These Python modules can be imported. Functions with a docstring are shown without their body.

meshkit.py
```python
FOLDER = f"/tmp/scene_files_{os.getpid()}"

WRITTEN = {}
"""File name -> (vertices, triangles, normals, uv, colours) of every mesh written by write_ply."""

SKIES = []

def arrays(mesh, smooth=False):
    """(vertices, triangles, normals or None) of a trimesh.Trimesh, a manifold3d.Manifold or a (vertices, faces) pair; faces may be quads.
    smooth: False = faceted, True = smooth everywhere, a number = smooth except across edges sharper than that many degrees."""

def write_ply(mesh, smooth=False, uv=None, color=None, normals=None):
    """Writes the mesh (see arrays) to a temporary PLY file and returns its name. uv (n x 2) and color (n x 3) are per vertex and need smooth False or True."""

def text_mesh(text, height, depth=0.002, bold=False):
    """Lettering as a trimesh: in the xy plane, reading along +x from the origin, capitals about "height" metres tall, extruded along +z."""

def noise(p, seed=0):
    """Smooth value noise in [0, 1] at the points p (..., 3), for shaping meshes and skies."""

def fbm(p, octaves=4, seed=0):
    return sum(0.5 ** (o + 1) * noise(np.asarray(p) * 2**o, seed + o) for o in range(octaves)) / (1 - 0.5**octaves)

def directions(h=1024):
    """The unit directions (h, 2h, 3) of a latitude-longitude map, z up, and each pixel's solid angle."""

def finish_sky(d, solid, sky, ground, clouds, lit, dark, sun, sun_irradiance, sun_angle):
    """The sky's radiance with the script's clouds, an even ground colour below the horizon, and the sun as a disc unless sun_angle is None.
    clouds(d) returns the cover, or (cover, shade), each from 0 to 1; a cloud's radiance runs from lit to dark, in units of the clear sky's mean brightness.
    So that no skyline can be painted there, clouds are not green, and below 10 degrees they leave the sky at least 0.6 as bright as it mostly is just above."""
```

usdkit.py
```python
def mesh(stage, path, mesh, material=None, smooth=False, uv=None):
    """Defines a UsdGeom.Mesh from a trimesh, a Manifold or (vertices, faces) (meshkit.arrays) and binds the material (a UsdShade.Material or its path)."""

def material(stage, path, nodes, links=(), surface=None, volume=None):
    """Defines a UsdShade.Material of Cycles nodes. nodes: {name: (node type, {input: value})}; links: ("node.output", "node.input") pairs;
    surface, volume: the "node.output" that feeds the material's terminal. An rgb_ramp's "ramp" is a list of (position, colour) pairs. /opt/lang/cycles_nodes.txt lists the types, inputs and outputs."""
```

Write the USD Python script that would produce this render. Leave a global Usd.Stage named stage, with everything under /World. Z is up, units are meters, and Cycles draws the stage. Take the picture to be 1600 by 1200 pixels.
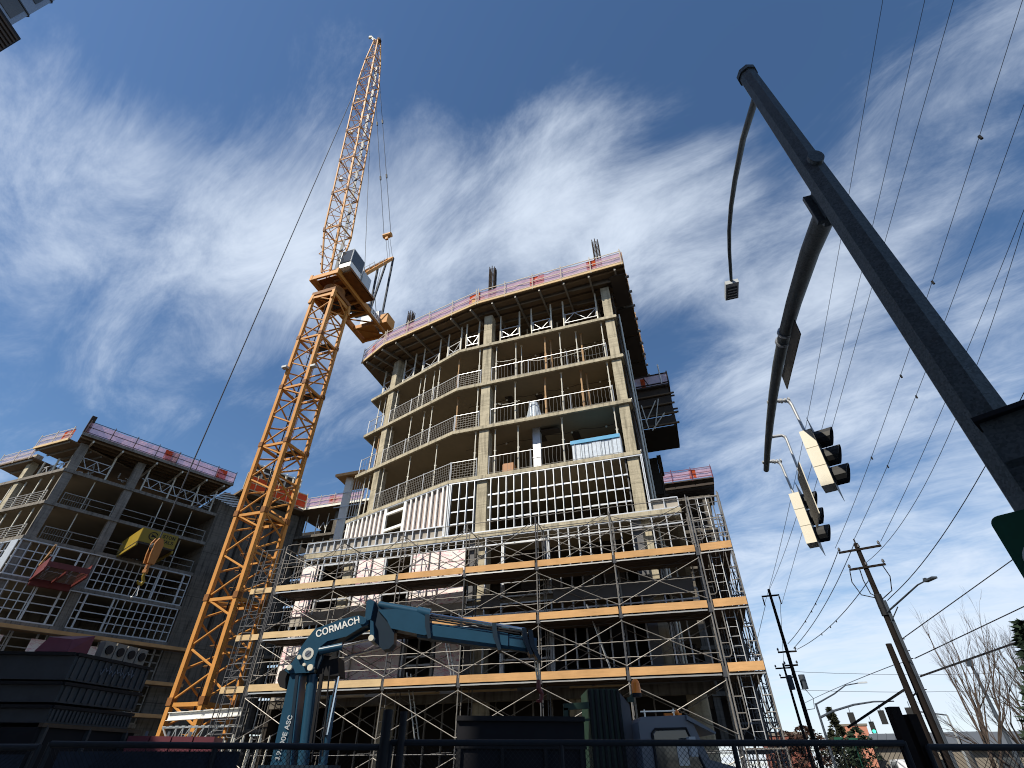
import math, random, numpy as np, trimesh, usdkit, meshkit
from shapely.geometry import Polygon
from pxr import Usd, UsdGeom, UsdLux, UsdShade, Gf, Sdf

random.seed(7)
rng = np.random.default_rng(7)
stage = Usd.Stage.CreateInMemory()
UsdGeom.SetStageUpAxis(stage, 'Z')
UsdGeom.SetStageMetersPerUnit(stage, 1.0)
UsdGeom.Xform.Define(stage, '/World')
UsdGeom.Scope.Define(stage, '/World/Looks')

# ------------------------------------------------------------------ camera, sky, sun
PITCH = math.degrees(math.atan(600 / 780))
cam = UsdGeom.Camera.Define(stage, '/World/camera')
cam.CreateHorizontalApertureAttr(36.0)
cam.CreateVerticalApertureAttr(27.0)
cam.CreateFocalLengthAttr(36.0 * 780 / 1600)
cam.CreateClippingRangeAttr(Gf.Vec2f(0.05, 5000))
cam.CreateExposureAttr(0.42)
cam.AddTranslateOp().Set(Gf.Vec3d(0, 0, 1.6))
cam.AddRotateXOp().Set(90 + PITCH)

SUN_AZ, SUN_EL = math.radians(-131), math.radians(47)
sun = UsdLux.DistantLight.Define(stage, '/World/sun')
sun.CreateIntensityAttr(1.25)
sun.CreateAngleAttr(0.5)
sun.CreateNormalizeAttr(True)
sun.CreateColorAttr(Gf.Vec3f(1.0, 0.93, 0.80))
sun.AddRotateZOp().Set(math.degrees(-SUN_AZ))
sun.AddRotateXOp().Set(-(90 - math.degrees(SUN_EL)))

SKY = 0.098
def sky_material():
    dirs = [  # bearing, cosine of radius, strength: where the cirrus lies thick (or thin)
        ((-0.12, 0.54, 0.83), 0.90, 0.70), ((0.18, 0.52, 0.83), 0.955, 0.58), ((-0.45, 0.50, 0.74), 0.90, 0.42), ((-0.70, 0.46, 0.58), 0.90, 0.46),
        ((0.58, 0.45, 0.68), 0.86, 0.26), ((0.38, 0.62, 0.70), 0.955, 0.34), ((0.62, 0.70, 0.30), 0.84, 0.55),
        ((-0.50, 0.68, 0.54), 0.98, -0.12), ((0.27, 0.72, 0.62), 0.985, -0.30), ((-0.25, 0.22, 0.94), 0.90, -0.55), ((0.25, 0.20, 0.95), 0.93, -0.35),
    ]
    n = {'tc': ('texture_coordinate', {}),
         'sky': ('sky_texture', {'sky_type': 'single_scattering', 'sun_disc': False, 'sun_elevation': SUN_EL, 'sun_rotation': SUN_AZ,
                                 'altitude': 200.0, 'air_density': 1.0, 'aerosol_density': 0.35, 'ozone_density': 2.2}),
         'sep': ('separate_xyz', {}), 'zz': ('math', {'math_type': 'add', 'value2': 0.22}), 'zm': ('math', {'math_type': 'maximum', 'value2': 0.0}),
         'dx': ('math', {'math_type': 'divide'}), 'dy': ('math', {'math_type': 'divide'}), 'pl': ('combine_xyz', {'z': 0.0}),
         'm1': ('mapping', {'location': (7.1, 4.2, 0.0), 'rotation': (0.0, 0.0, 0.5)}),
         'm0': ('mapping', {'rotation': (0.0, 0.0, 0.72)}), 'm2': ('mapping', {'location': (4.2, 7.1, 0.0), 'scale': (1.25, 2.7, 1.0)}),
         'n1': ('noise_texture', {'scale': 1.5, 'detail': 7.0, 'roughness': 0.56, 'distortion': 0.3}),
         'n2': ('noise_texture', {'scale': 2.2, 'detail': 14.0, 'roughness': 0.68, 'distortion': 0.5}),
         'nm': ('math', {'math_type': 'multiply_add', 'value2': 0.48}), 'nh': ('math', {'math_type': 'multiply', 'value2': 0.52})}
    l = [('tc.generated', 'sep.vector'), ('sep.z', 'zm.value1'), ('zm.value', 'zz.value1'), ('sep.x', 'dx.value1'), ('zz.value', 'dx.value2'),
         ('sep.y', 'dy.value1'), ('zz.value', 'dy.value2'), ('dx.value', 'pl.x'), ('dy.value', 'pl.y'), ('pl.vector', 'm1.vector'), ('pl.vector', 'm0.vector'), ('m0.vector', 'm2.vector'),
         ('m1.vector', 'n1.vector'), ('m2.vector', 'n2.vector'), ('n2.fac', 'nh.value1'), ('n1.fac', 'nm.value1'), ('nh.value', 'nm.value3')]
    prev = None
    for i, (d, c, s) in enumerate(dirs):
        v = np.array(d); v = v / np.linalg.norm(v)
        n[f'd{i}'] = ('vector_math', {'math_type': 'dot_product', 'vector2': tuple(v)})
        n[f'r{i}'] = ('map_range', {'range_type': 'smoothstep', 'from_min': c, 'from_max': 1.0, 'to_min': 0.0, 'to_max': s, 'clamp': True})
        l += [('tc.generated', f'd{i}.vector1'), (f'd{i}.value', f'r{i}.value')]
        if prev:
            n[f'a{i}'] = ('math', {'math_type': 'add'})
            l += [(prev, f'a{i}.value1'), (f'r{i}.result', f'a{i}.value2')]
            prev = f'a{i}.value'
        else:
            prev = f'r{i}.result'
    n['hz'] = ('map_range', {'range_type': 'smoothstep', 'from_min': 0.42, 'from_max': 0.0, 'to_min': 0.0, 'to_max': 0.95, 'clamp': True})
    n['ha'] = ('math', {'math_type': 'add'})
    l += [('sep.z', 'hz.value'), ('hz.result', 'ha.value1'), (prev, 'ha.value2')]; prev = 'ha.value'
    # cover = smoothstep(noise + bias)
    n['bias'] = ('math', {'math_type': 'multiply_add', 'value2': 0.46, 'value3': -0.13})
    n['ctr'] = ('math', {'math_type': 'multiply_add', 'value2': 1.75, 'value3': -0.375})
    n['sum'] = ('math', {'math_type': 'add'})
    n['cov'] = ('map_range', {'range_type': 'smoothstep', 'from_min': 0.40, 'from_max': 1.08, 'to_min': 0.0, 'to_max': 0.88, 'clamp': True})
    n['mix'] = ('mix_color', {'b': (6.1, 6.85, 7.9), 'use_clamp': False})
    n['hsv'] = ('hsv', {'hue': 0.5, 'saturation': 1.14, 'value': 1.0, 'fac': 1.0})
    n['bg'] = ('background_shader', {'strength': SKY})
    l += [(prev, 'bias.value1'), ('bias.value', 'sum.value1'), ('nm.value', 'ctr.value1'), ('ctr.value', 'sum.value2'), ('sum.value', 'cov.value'), ('cov.result', 'mix.fac'),
          ('sky.color', 'hsv.color'), ('hsv.color', 'mix.a'), ('mix.result', 'bg.color')]
    return usdkit.material(stage, '/World/Looks/sky', n, l, surface='bg.background')
dome = UsdLux.DomeLight.Define(stage, '/World/sky')
dome.CreateIntensityAttr(1.0)
UsdShade.MaterialBindingAPI.Apply(dome.GetPrim()).Bind(sky_material())
dome.GetPrim().SetCustomDataByKey('kind', 'structure')

# ------------------------------------------------------------------ materials
def mat(name, col, rough=0.6, metal=0.0, var=0.18, scale=2.5, bump=0.0, fine=30.0, spec=None, dirt=None, grain=None, spangle=0, streak=0.0):
    spec = (0.12 if rough >= 0.75 else 0.4) if spec is None else spec
    lo = tuple(c * (1 - var) for c in col); hi = tuple(min(1, c * (1 + var)) for c in col)
    n = {'g': ('geometry', {}), 'a': ('noise_texture', {'scale': scale, 'detail': 6.0, 'roughness': 0.6}), 'b': ('noise_texture', {'scale': fine, 'detail': 4.0, 'roughness': 0.7}),
         'm': ('math', {'math_type': 'multiply_add', 'value2': 0.45}), 'h': ('math', {'math_type': 'multiply', 'value2': 0.55}),
         'r': ('rgb_ramp', {'ramp': [(0.25, lo), (0.75, hi)] if dirt is None else [(0.2, dirt), (0.40, lo), (0.75, hi)]}),
         'p': ('principled_bsdf', {'roughness': rough, 'metallic': metal, 'specular_ior_level': spec})}
    l = [('g.position', 'a.vector'), ('g.position', 'b.vector'), ('a.fac', 'h.value1'), ('b.fac', 'm.value1'), ('h.value', 'm.value3'), ('m.value', 'r.fac'), ('r.color', 'p.base_color')]
    if grain is not None:                              # long fibres along one direction
        n['g1'] = ('mapping', {'rotation': (0.0, 0.0, -grain)}); n['g2'] = ('mapping', {'scale': (0.5, 9.0, 9.0)})
        l = [q for q in l if q[1] != 'b.vector'] + [('g.position', 'g1.vector'), ('g1.vector', 'g2.vector'), ('g2.vector', 'b.vector')]
        n['b'] = ('noise_texture', {'scale': 4.0, 'detail': 5.0, 'roughness': 0.7})
    if streak:                                         # rain streaks and pour lines down a wall
        n['s1'] = ('mapping', {'scale': (5.0, 5.0, 0.45)}); n['s2'] = ('noise_texture', {'scale': 1.0, 'detail': 5.0, 'roughness': 0.65}); n['s3'] = ('rgb_ramp', {'ramp': [(0.34, (1 - streak,) * 3), (0.52, (1.0, 1.0, 1.0))]})
        n['w1'] = ('mapping', {'scale': (0.05, 0.05, 1.0)}); n['w2'] = ('noise_texture', {'scale': 7.0, 'detail': 2.0}); n['w3'] = ('rgb_ramp', {'ramp': [(0.42, (0.86, 0.86, 0.86)), (0.5, (1.0, 1.0, 1.0))]})
        n['mx'] = ('mix_color', {'blend_type': 'multiply', 'fac': 1.0}); n['my'] = ('mix_color', {'blend_type': 'multiply', 'fac': 1.0})
        l = [q for q in l if q[1] != 'p.base_color'] + [('g.position', 's1.vector'), ('s1.vector', 's2.vector'), ('s2.fac', 's3.fac'), ('g.position', 'w1.vector'), ('w1.vector', 'w2.vector'), ('w2.fac', 'w3.fac'),
             ('r.color', 'mx.a'), ('s3.color', 'mx.b'), ('mx.result', 'my.a'), ('w3.color', 'my.b'), ('my.result', 'p.base_color')]
    if spangle:
        n['b'] = ('voronoi_texture', {'scale': spangle, 'feature': 'f1'}); n['sb'] = ('separate_color', {})
        l = [q for q in l if q[0] != 'b.fac'] + [('b.color', 'sb.color'), ('sb.r', 'm.value1')]
    if bump:
        n['bp'] = ('bump', {'strength': bump, 'distance': 0.02})
        l += [('b.fac', 'bp.height'), ('bp.normal', 'p.normal')]
    return usdkit.material(stage, '/World/Looks/' + name, n, l, surface='p.BSDF')

def net_mat(name, col, clear=0.3):
    n = {'g': ('geometry', {}), 'a': ('noise_texture', {'scale': 1.6, 'detail': 4.0}), 'r': ('rgb_ramp', {'ramp': [(0.3, tuple(c * 0.8 for c in col)), (0.7, col)]}),
         'd': ('diffuse_bsdf', {}), 't': ('translucent_bsdf', {}), 'm': ('mix_closure', {'fac': 0.55}), 'c': ('transparent_bsdf', {}), 'o': ('mix_closure', {'fac': clear})}
    l = [('g.position', 'a.vector'), ('a.fac', 'r.fac'), ('r.color', 'd.color'), ('r.color', 't.color'), ('d.BSDF', 'm.closure1'), ('t.BSDF', 'm.closure2'), ('m.closure', 'o.closure1'), ('c.BSDF', 'o.closure2')]
    return usdkit.material(stage, '/World/Looks/' + name, n, l, surface='o.closure')

M = {}
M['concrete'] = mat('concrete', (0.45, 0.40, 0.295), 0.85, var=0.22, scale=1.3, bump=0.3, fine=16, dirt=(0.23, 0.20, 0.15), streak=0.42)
M['concrete_deep_shade'] = mat('concrete_deep_shade', (0.14, 0.125, 0.105), 0.9, streak=0.5, var=0.25, scale=0.8, bump=0.2, fine=10)  # shade on inner and rear concrete put into the colour
M['concrete_shaded'] = mat('shaded_concrete', (0.23, 0.21, 0.185), 0.9, streak=0.45, var=0.22, scale=1.1, bump=0.2, fine=12, dirt=(0.15, 0.13, 0.11))  # left building concrete darkened in colour for its shaded faces
M['shore_dark'] = mat('grey_form_steel', (0.20, 0.185, 0.165), 0.6, 0.2, var=0.25)
M['soffit_shade'] = mat('soffit_shade', (0.215, 0.18, 0.13), 0.9, var=0.2, scale=0.7, fine=9)  # interior shade put into a darker concrete tone for undersides and floors
M['plywood'] = mat('plywood', (0.16, 0.115, 0.075), 0.8, var=0.3, scale=1.1, fine=22)
M['wood'] = mat('wood', (0.50, 0.29, 0.13), 0.75, var=0.34, scale=1.2, grain=2.85)
M['wood_pale'] = mat('wood_pale', (0.53, 0.39, 0.22), 0.75, var=0.32, scale=1.2, grain=2.85)
M['plank'] = mat('plank', (0.075, 0.055, 0.04), 0.8, var=0.35, scale=2.2, fine=25)
M['timber_grey'] = mat('weathered_timber', (0.50, 0.44, 0.36), 0.8, var=0.2)
M['alu'] = mat('aluminium', (0.62, 0.62, 0.60), 0.38, 0.85, var=0.15, scale=3)
M['galv'] = mat('galvanised', (0.46, 0.47, 0.48), 0.45, 0.5, var=0.22, scale=6)
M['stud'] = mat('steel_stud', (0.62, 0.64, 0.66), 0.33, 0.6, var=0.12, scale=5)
M['scaf'] = mat('scaffold_steel', (0.28, 0.26, 0.235), 0.5, 0.55, var=0.35, scale=5, dirt=(0.16, 0.10, 0.06))
M['scaf_dark'] = mat('scaffold_dark', (0.10, 0.10, 0.105), 0.5, 0.4, var=0.3, scale=5)
M['shore'] = mat('shore_paint', (0.60, 0.575, 0.50), 0.55, 0.2, var=0.2, scale=5)
M['shore_brown'] = mat('shore_timber', (0.42, 0.27, 0.15), 0.75, var=0.25, scale=5)
M['crane'] = mat('crane_paint', (0.50, 0.225, 0.05), 0.6, var=0.16, scale=2.0, dirt=(0.30, 0.12, 0.02), spec=0.25)
M['crane_rope'] = mat('rope', (0.05, 0.05, 0.055), 0.6)
M['grey_paint'] = mat('grey_paint', (0.42, 0.45, 0.47), 0.5, var=0.1)
M['strut'] = mat('strut_paint', (0.045, 0.055, 0.07), 0.55, spec=0.2, var=0.15)
M['white_paint'] = mat('white_paint', (0.74, 0.74, 0.71), 0.5, var=0.08)
M['glass_dark'] = mat('dark_glass', (0.02, 0.025, 0.03), 0.08, var=0.1, spec=0.8)
M['black'] = mat('black_paint', (0.012, 0.012, 0.014), 0.6, spec=0.2, var=0.2)
M['rubber'] = mat('rubber', (0.02, 0.02, 0.02), 0.8)
M['blue'] = mat('blue_paint', (0.014, 0.055, 0.098), 0.32, var=0.18, scale=2.5)
M['blue_dark'] = mat('dark_blue_paint', (0.008, 0.02, 0.035), 0.4, var=0.18)
M['chrome'] = mat('chrome', (0.75, 0.75, 0.75), 0.18, 1.0, var=0.04)
M['board'] = None
M['mesh'] = mat('mesh_wire', (0.20, 0.19, 0.175), 0.55, 0.4, var=0.2)
M['stud_lit'] = mat('sunlit_stud', (0.84, 0.84, 0.82), 0.45, 0.0, var=0.06)  # sun glare on the angled wall studs put in as whiter paint
M['crane_dark'] = mat('crane_underside_shade', (0.22, 0.09, 0.025), 0.65, var=0.35, scale=3, dirt=(0.08, 0.035, 0.015), spec=0.2)  # deck underside shade put into a darker crane paint
M['foil'] = mat('foil_face', (0.40, 0.33, 0.30), 0.5, 0.1, var=0.14, scale=3)
M['gypsum'] = mat('gypsum', (0.34, 0.31, 0.27), 0.8, var=0.12)
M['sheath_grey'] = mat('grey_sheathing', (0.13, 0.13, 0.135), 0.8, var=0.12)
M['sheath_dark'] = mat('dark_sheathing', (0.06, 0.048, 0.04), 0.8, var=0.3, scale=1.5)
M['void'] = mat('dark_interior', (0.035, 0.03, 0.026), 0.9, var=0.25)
M['net'] = net_mat('debris_net', (0.82, 0.50, 0.60), 0.25)
M['net_red'] = net_mat('orange_net', (0.75, 0.16, 0.06), 0.10)
M['net_pale'] = net_mat('pale_net', (0.74, 0.60, 0.66), 0.35)
M['rebar'] = mat('rusty_rebar', (0.05, 0.036, 0.03), 0.8, var=0.3, scale=8)
M['yellow'] = mat('yellow_paint', (0.25, 0.17, 0.012), 0.5, var=0.15)
M['orange'] = mat('orange_paint', (0.32, 0.13, 0.03), 0.45, var=0.15)
M['red'] = mat('red_paint', (0.12, 0.02, 0.017), 0.55, var=0.2)
M['maroon'] = mat('maroon_wrap', (0.14, 0.03, 0.045), 0.6, var=0.3)
M['steel_bin'] = mat('bin_steel', (0.04, 0.046, 0.053), 0.6, 0.1, var=0.35, scale=2.5)
M['dark_bin'] = mat('dark_bin', (0.014, 0.014, 0.017), 0.75, var=0.3)
M['green_dark'] = mat('dark_green_paint', (0.012, 0.035, 0.022), 0.55, var=0.3)
M['slate'] = mat('slate_tone', (0.12, 0.14, 0.175), 0.35, var=0.08)
M['pole'] = mat('galvanised_pole', (0.075, 0.088, 0.094), 0.55, 0.2, var=0.34, scale=7, spangle=70, spec=0.25)
M['signal_white'] = mat('signal_pale', (0.62, 0.58, 0.48), 0.55, var=0.08)
M['signal_black'] = mat('signal_black', (0.012, 0.012, 0.012), 0.5)
M['sign_green'] = mat('sign_green', (0.006, 0.065, 0.035), 0.45, var=0.08)
M['sign_white'] = mat('sign_white', (0.55, 0.55, 0.50), 0.5, var=0.06)
M['util_wood'] = mat('pole_wood', (0.013, 0.010, 0.009), 0.9, var=0.35, scale=3, fine=30)
M['wire'] = mat('wire', (0.012, 0.012, 0.014), 0.75)
M['insulator'] = mat('insulator', (0.03, 0.03, 0.035), 0.3)
M['asphalt'] = mat('asphalt', (0.05, 0.05, 0.052), 0.9, var=0.25, scale=0.6, fine=12)
M['gravel'] = mat('gravel', (0.075, 0.065, 0.052), 0.95, var=0.3, scale=0.5, fine=6)
M['pavement'] = mat('pavement_concrete', (0.32, 0.31, 0.29), 0.9, var=0.15, scale=0.8, fine=8)
M['line'] = mat('road_paint', (0.72, 0.70, 0.62), 0.7)
M['brick'] = mat('red_brick', (0.20, 0.075, 0.055), 0.9, var=0.2, scale=3)
M['roof_metal'] = mat('roof_metal', (0.10, 0.105, 0.11), 0.5, 0.3, var=0.1)
M['stucco'] = mat('tan_stucco', (0.17, 0.15, 0.125), 0.9, var=0.1)
M['peach'] = mat('peach_render', (0.42, 0.18, 0.12), 0.9, var=0.1)
M['tower_metal'] = mat('tower_cladding', (0.20, 0.25, 0.32), 0.3, 0.4, var=0.08)
M['bark'] = mat('bark', (0.04, 0.032, 0.026), 0.9, var=0.3)
M['twig'] = mat('twig', (0.065, 0.05, 0.042), 0.9, var=0.3)
M['conifer'] = mat('conifer_needles', (0.022, 0.035, 0.022), 0.8, var=0.4)
M['shrub'] = mat('winter_shrub', (0.05, 0.03, 0.023), 0.9, var=0.4)
M['olive'] = mat('olive_foliage', (0.03, 0.032, 0.018), 0.85, var=0.4)
M['tarp'] = mat('blue_tarp', (0.05, 0.27, 0.48), 0.45, var=0.2)
M['wrap'] = mat('clear_wrap', (0.55, 0.60, 0.64), 0.25, 0.25, var=0.3, scale=7)
M['car_white'] = mat('white_car', (0.6, 0.6, 0.6), 0.3, var=0.05)
M['car_dark'] = mat('dark_car', (0.03, 0.035, 0.05), 0.3, var=0.1)
M['amber'] = mat('amber_plastic', (0.80, 0.22, 0.02), 0.35, var=0.1)
M['fabric'] = mat('fence_fabric', (0.035, 0.045, 0.065), 0.9, var=0.3, scale=6)
M['fence'] = mat('fence_steel', (0.018, 0.02, 0.024), 0.6, 0.0, spec=0.15, var=0.25, scale=6)
def emit(name, col, s):
    return usdkit.material(stage, '/World/Looks/' + name, {'e': ('emission', {'color': col, 'strength': s})}, [], surface='e.emission')
M['green_lamp'] = emit('green_lamp', (0.10, 1.0, 0.62), 1.3)
# pale insulation board carrying washed out pink print
_n = {'g': ('geometry', {}), 'mp': ('mapping', {'rotation': (0.0, 0.75, 0.0), 'scale': (1.1, 1.1, 4.2)}), 'a': ('noise_texture', {'scale': 1.5, 'detail': 2.5, 'roughness': 0.65, 'distortion': 1.2}),
      'r': ('rgb_ramp', {'ramp': [(0.0, (0.80, 0.72, 0.68)), (0.56, (0.80, 0.71, 0.68)), (0.575, (0.66, 0.30, 0.36)), (0.60, (0.66, 0.32, 0.38)), (0.63, (0.78, 0.66, 0.64)), (1.0, (0.74, 0.58, 0.58))]}),
      'p': ('principled_bsdf', {'roughness': 0.7})}
M['board'] = usdkit.material(stage, '/World/Looks/insulation_board', _n, [('g.position', 'mp.vector'), ('mp.vector', 'a.vector'), ('a.fac', 'r.fac'), ('r.color', 'p.base_color')], surface='p.BSDF')

# ------------------------------------------------------------------ mesh builder
def nrm(v):
    v = np.asarray(v, float); return v / (np.linalg.norm(v) + 1e-12)
def vec(*a): return np.array(a, float)
BOXF = np.array([[0,2,1],[0,3,2],[4,5,6],[4,6,7],[0,1,5],[0,5,4],[1,2,6],[1,6,5],[2,3,7],[2,7,6],[3,0,4],[3,4,7]])
class MB:
    def __init__(s): s.v, s.f, s.n = [], [], 0
    def add(s, v, f):
        v = np.asarray(v, float); f = np.asarray(f, int)
        s.v.append(v); s.f.append(f + s.n); s.n += len(v); return s
    def hexa(s, pts): return s.add(pts, BOXF)          # bottom ring 4, top ring 4
    def beam(s, a, b, w, h=None, up=(0, 0, 1)):
        a, b = np.asarray(a, float), np.asarray(b, float); h = w if h is None else h
        t = nrm(b - a); up = np.asarray(up, float)
        if abs(t @ nrm(up)) > 0.98: up = vec(1, 0, 0) if abs(t[0]) < 0.9 else vec(0, 1, 0)
        x = nrm(np.cross(t, up)); y = np.cross(x, t)
        c = [(-1, -1), (1, -1), (1, 1), (-1, 1)]
        return s.hexa([a + x * i * w / 2 + y * j * h / 2 for i, j in c] + [b + x * i * w / 2 + y * j * h / 2 for i, j in c])
    def box(s, c, size, x=(1, 0, 0)):
        c = np.asarray(c, float); x = nrm((x[0], x[1], 0)); y = vec(-x[1], x[0], 0); z = vec(0, 0, 1)
        a, b, h = np.asarray(size, float) / 2
        q = [(-1, -1), (1, -1), (1, 1), (-1, 1)]
        return s.hexa([c + x * i * a + y * j * b + z * k * h for k in (-1, 1) for i, j in q])
    def tube(s, a, b, r, n=6, r2=None, cap=True):
        return s.pipe([a, b], [r, r if r2 is None else r2], n, cap)
    def pipe(s, pts, r, n=6, cap=True):
        p = np.asarray(pts, float); m = len(p); r = np.broadcast_to(r, (m,))
        t = np.gradient(p, axis=0); t /= np.linalg.norm(t, axis=1, keepdims=True) + 1e-12
        ref = vec(0, 0, 1) if abs(t[0][2]) < 0.9 else vec(1, 0, 0)
        a = nrm(np.cross(t[0], ref)); V = []
        for i in range(m):
            a = nrm(a - t[i] * (a @ t[i])); b = np.cross(t[i], a)
            k = np.arange(n) * 2 * np.pi / n + np.pi / n
            V.append(p[i] + r[i] * (np.cos(k)[:, None] * a + np.sin(k)[:, None] * b))
        V = np.vstack(V); F = []
        for i in range(m - 1):
            for j in range(n):
                q = (i * n + j, i * n + (j + 1) % n, (i + 1) * n + (j + 1) % n, (i + 1) * n + j)
                F += [(q[0], q[1], q[2]), (q[0], q[2], q[3])]
        if cap:
            F += [(0, j + 1, j) for j in range(1, n - 1)] + [((m - 1) * n, (m - 1) * n + j, (m - 1) * n + j + 1) for j in range(1, n - 1)]
        return s.add(V, F)
    def prism(s, poly, z0, z1):
        pg = Polygon([(p[0], p[1]) for p in poly])
        m = trimesh.creation.extrude_polygon(pg, z1 - z0, engine='earcut'); v = np.array(m.vertices); v[:, 2] += z0
        return s.add(v, m.faces)
    def plate(s, poly, o, x, y, t0, t1):               # polygon in the plane o + u x + v y, from t0 to t1 along x cross y
        m = trimesh.creation.extrude_polygon(Polygon(poly).buffer(0), t1 - t0, engine='earcut'); v = np.array(m.vertices)
        x, y = nrm(x), nrm(y); z = np.cross(x, y); o = np.asarray(o, float)
        return s.add(o + v[:, :1] * x + v[:, 1:2] * y + (v[:, 2:3] + t0) * z, m.faces)
    def text(s, txt, h, o, x, y, depth=0.004, bold=True):
        m = meshkit.text_mesh(txt, h, depth, bold=bold); v = np.array(m.vertices); x, y = nrm(x), nrm(y); z = np.cross(x, y)
        return s.add(np.asarray(o, float) + v[:, :1] * x + v[:, 1:2] * y + v[:, 2:3] * z, m.faces)
    def ball(s, c, r, sub=1):
        m = trimesh.creation.icosphere(sub, 1.0); return s.add(np.asarray(c, float) + np.asarray(m.vertices) * r, m.faces)
    def arrays(s): return np.vstack(s.v), np.vstack(s.f)

COUNT = {}
class Node:
    def __init__(s, path, org): s.path, s.org = path, np.asarray(org, float)
def numbered(parent, name):
    k = parent + '/' + name; c = COUNT.get(k, 0); COUNT[k] = c + 1
    return k if c == 0 else f'{k}_{c:03d}'
def setd(path, **kw):
    p = stage.GetPrimAtPath(path)
    for k, v in kw.items():
        if v: p.SetCustomDataByKey(k, v)
def thing(name, label, cat, loc=(0, 0, 0), group=None):
    path = numbered('/World', name)
    x = UsdGeom.Xform.Define(stage, path); x.AddTranslateOp().Set(Gf.Vec3d(*map(float, loc)))
    setd(path, label=label, category=cat, group=group)
    return Node(path, loc)
def part(mb, name, m, parent, label=None, smooth=False):
    path = numbered(parent.path, name)
    v, f = mb.arrays()
    usdkit.mesh(stage, path, (v - parent.org, f), M[m], smooth=smooth)
    if label: setd(path, label=label)
    return Node(path, parent.org)
def single(mb, name, m, label, cat, group=None, kind=None, smooth=False):
    path = numbered('/World', name)
    usdkit.mesh(stage, path, mb.arrays(), M[m], smooth=smooth)
    setd(path, label=label, category=cat, group=group, kind=kind)
    return Node(path, (0, 0, 0))

# ------------------------------------------------------------------ setting
C = vec(6.1, 20.75, 0); W = vec(-.948, .318, 0); R = vec(.318, .948, 0); N1 = -R
K = C + W * 9.95; E = vec(-10.17, 29.29, 0); V2 = nrm(E - K); N2 = vec(-V2[1], V2[0], 0)
if N2[1] > 0: N2 = -N2
Z = vec(0, 0, 1)
def P1(s, d, z): return C + W * s + N1 * d + Z * z           # along the front wall, out of it, up
def P2(s, d, z): return K + V2 * s + N2 * d + Z * z          # along the angled wall
def ZL(k): return 22.75 - 3.05 * (9 - k)

single(MB().box((0, 60, -0.15), (900, 900, 0.3)), 'ground', 'gravel', None, None, kind='structure')
rd = MB(); rc = vec(15.5, 32, 0); rd.box(rc + Z * 0.0, (11, 260, 0.03), x=vec(R[1], -R[0], 0)); rd.box((0, 9.2, -0.004), (60, 5.5, 0.03))
single(rd, 'road', 'asphalt', None, None, kind='structure')
kb = MB().box((-2, 2.2, 0.05), (60, 8.4, 0.14))
single(kb, 'pavement', 'pavement', None, None, kind='structure')
ln = MB()
for i in range(14): ln.box(rc + R * (-30 + i * 8) + Z * 0.02, (0.14, 3.2, 0.004), x=vec(R[1], -R[0], 0))
single(ln, 'road_marking', 'line', None, None, kind='structure')

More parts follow.
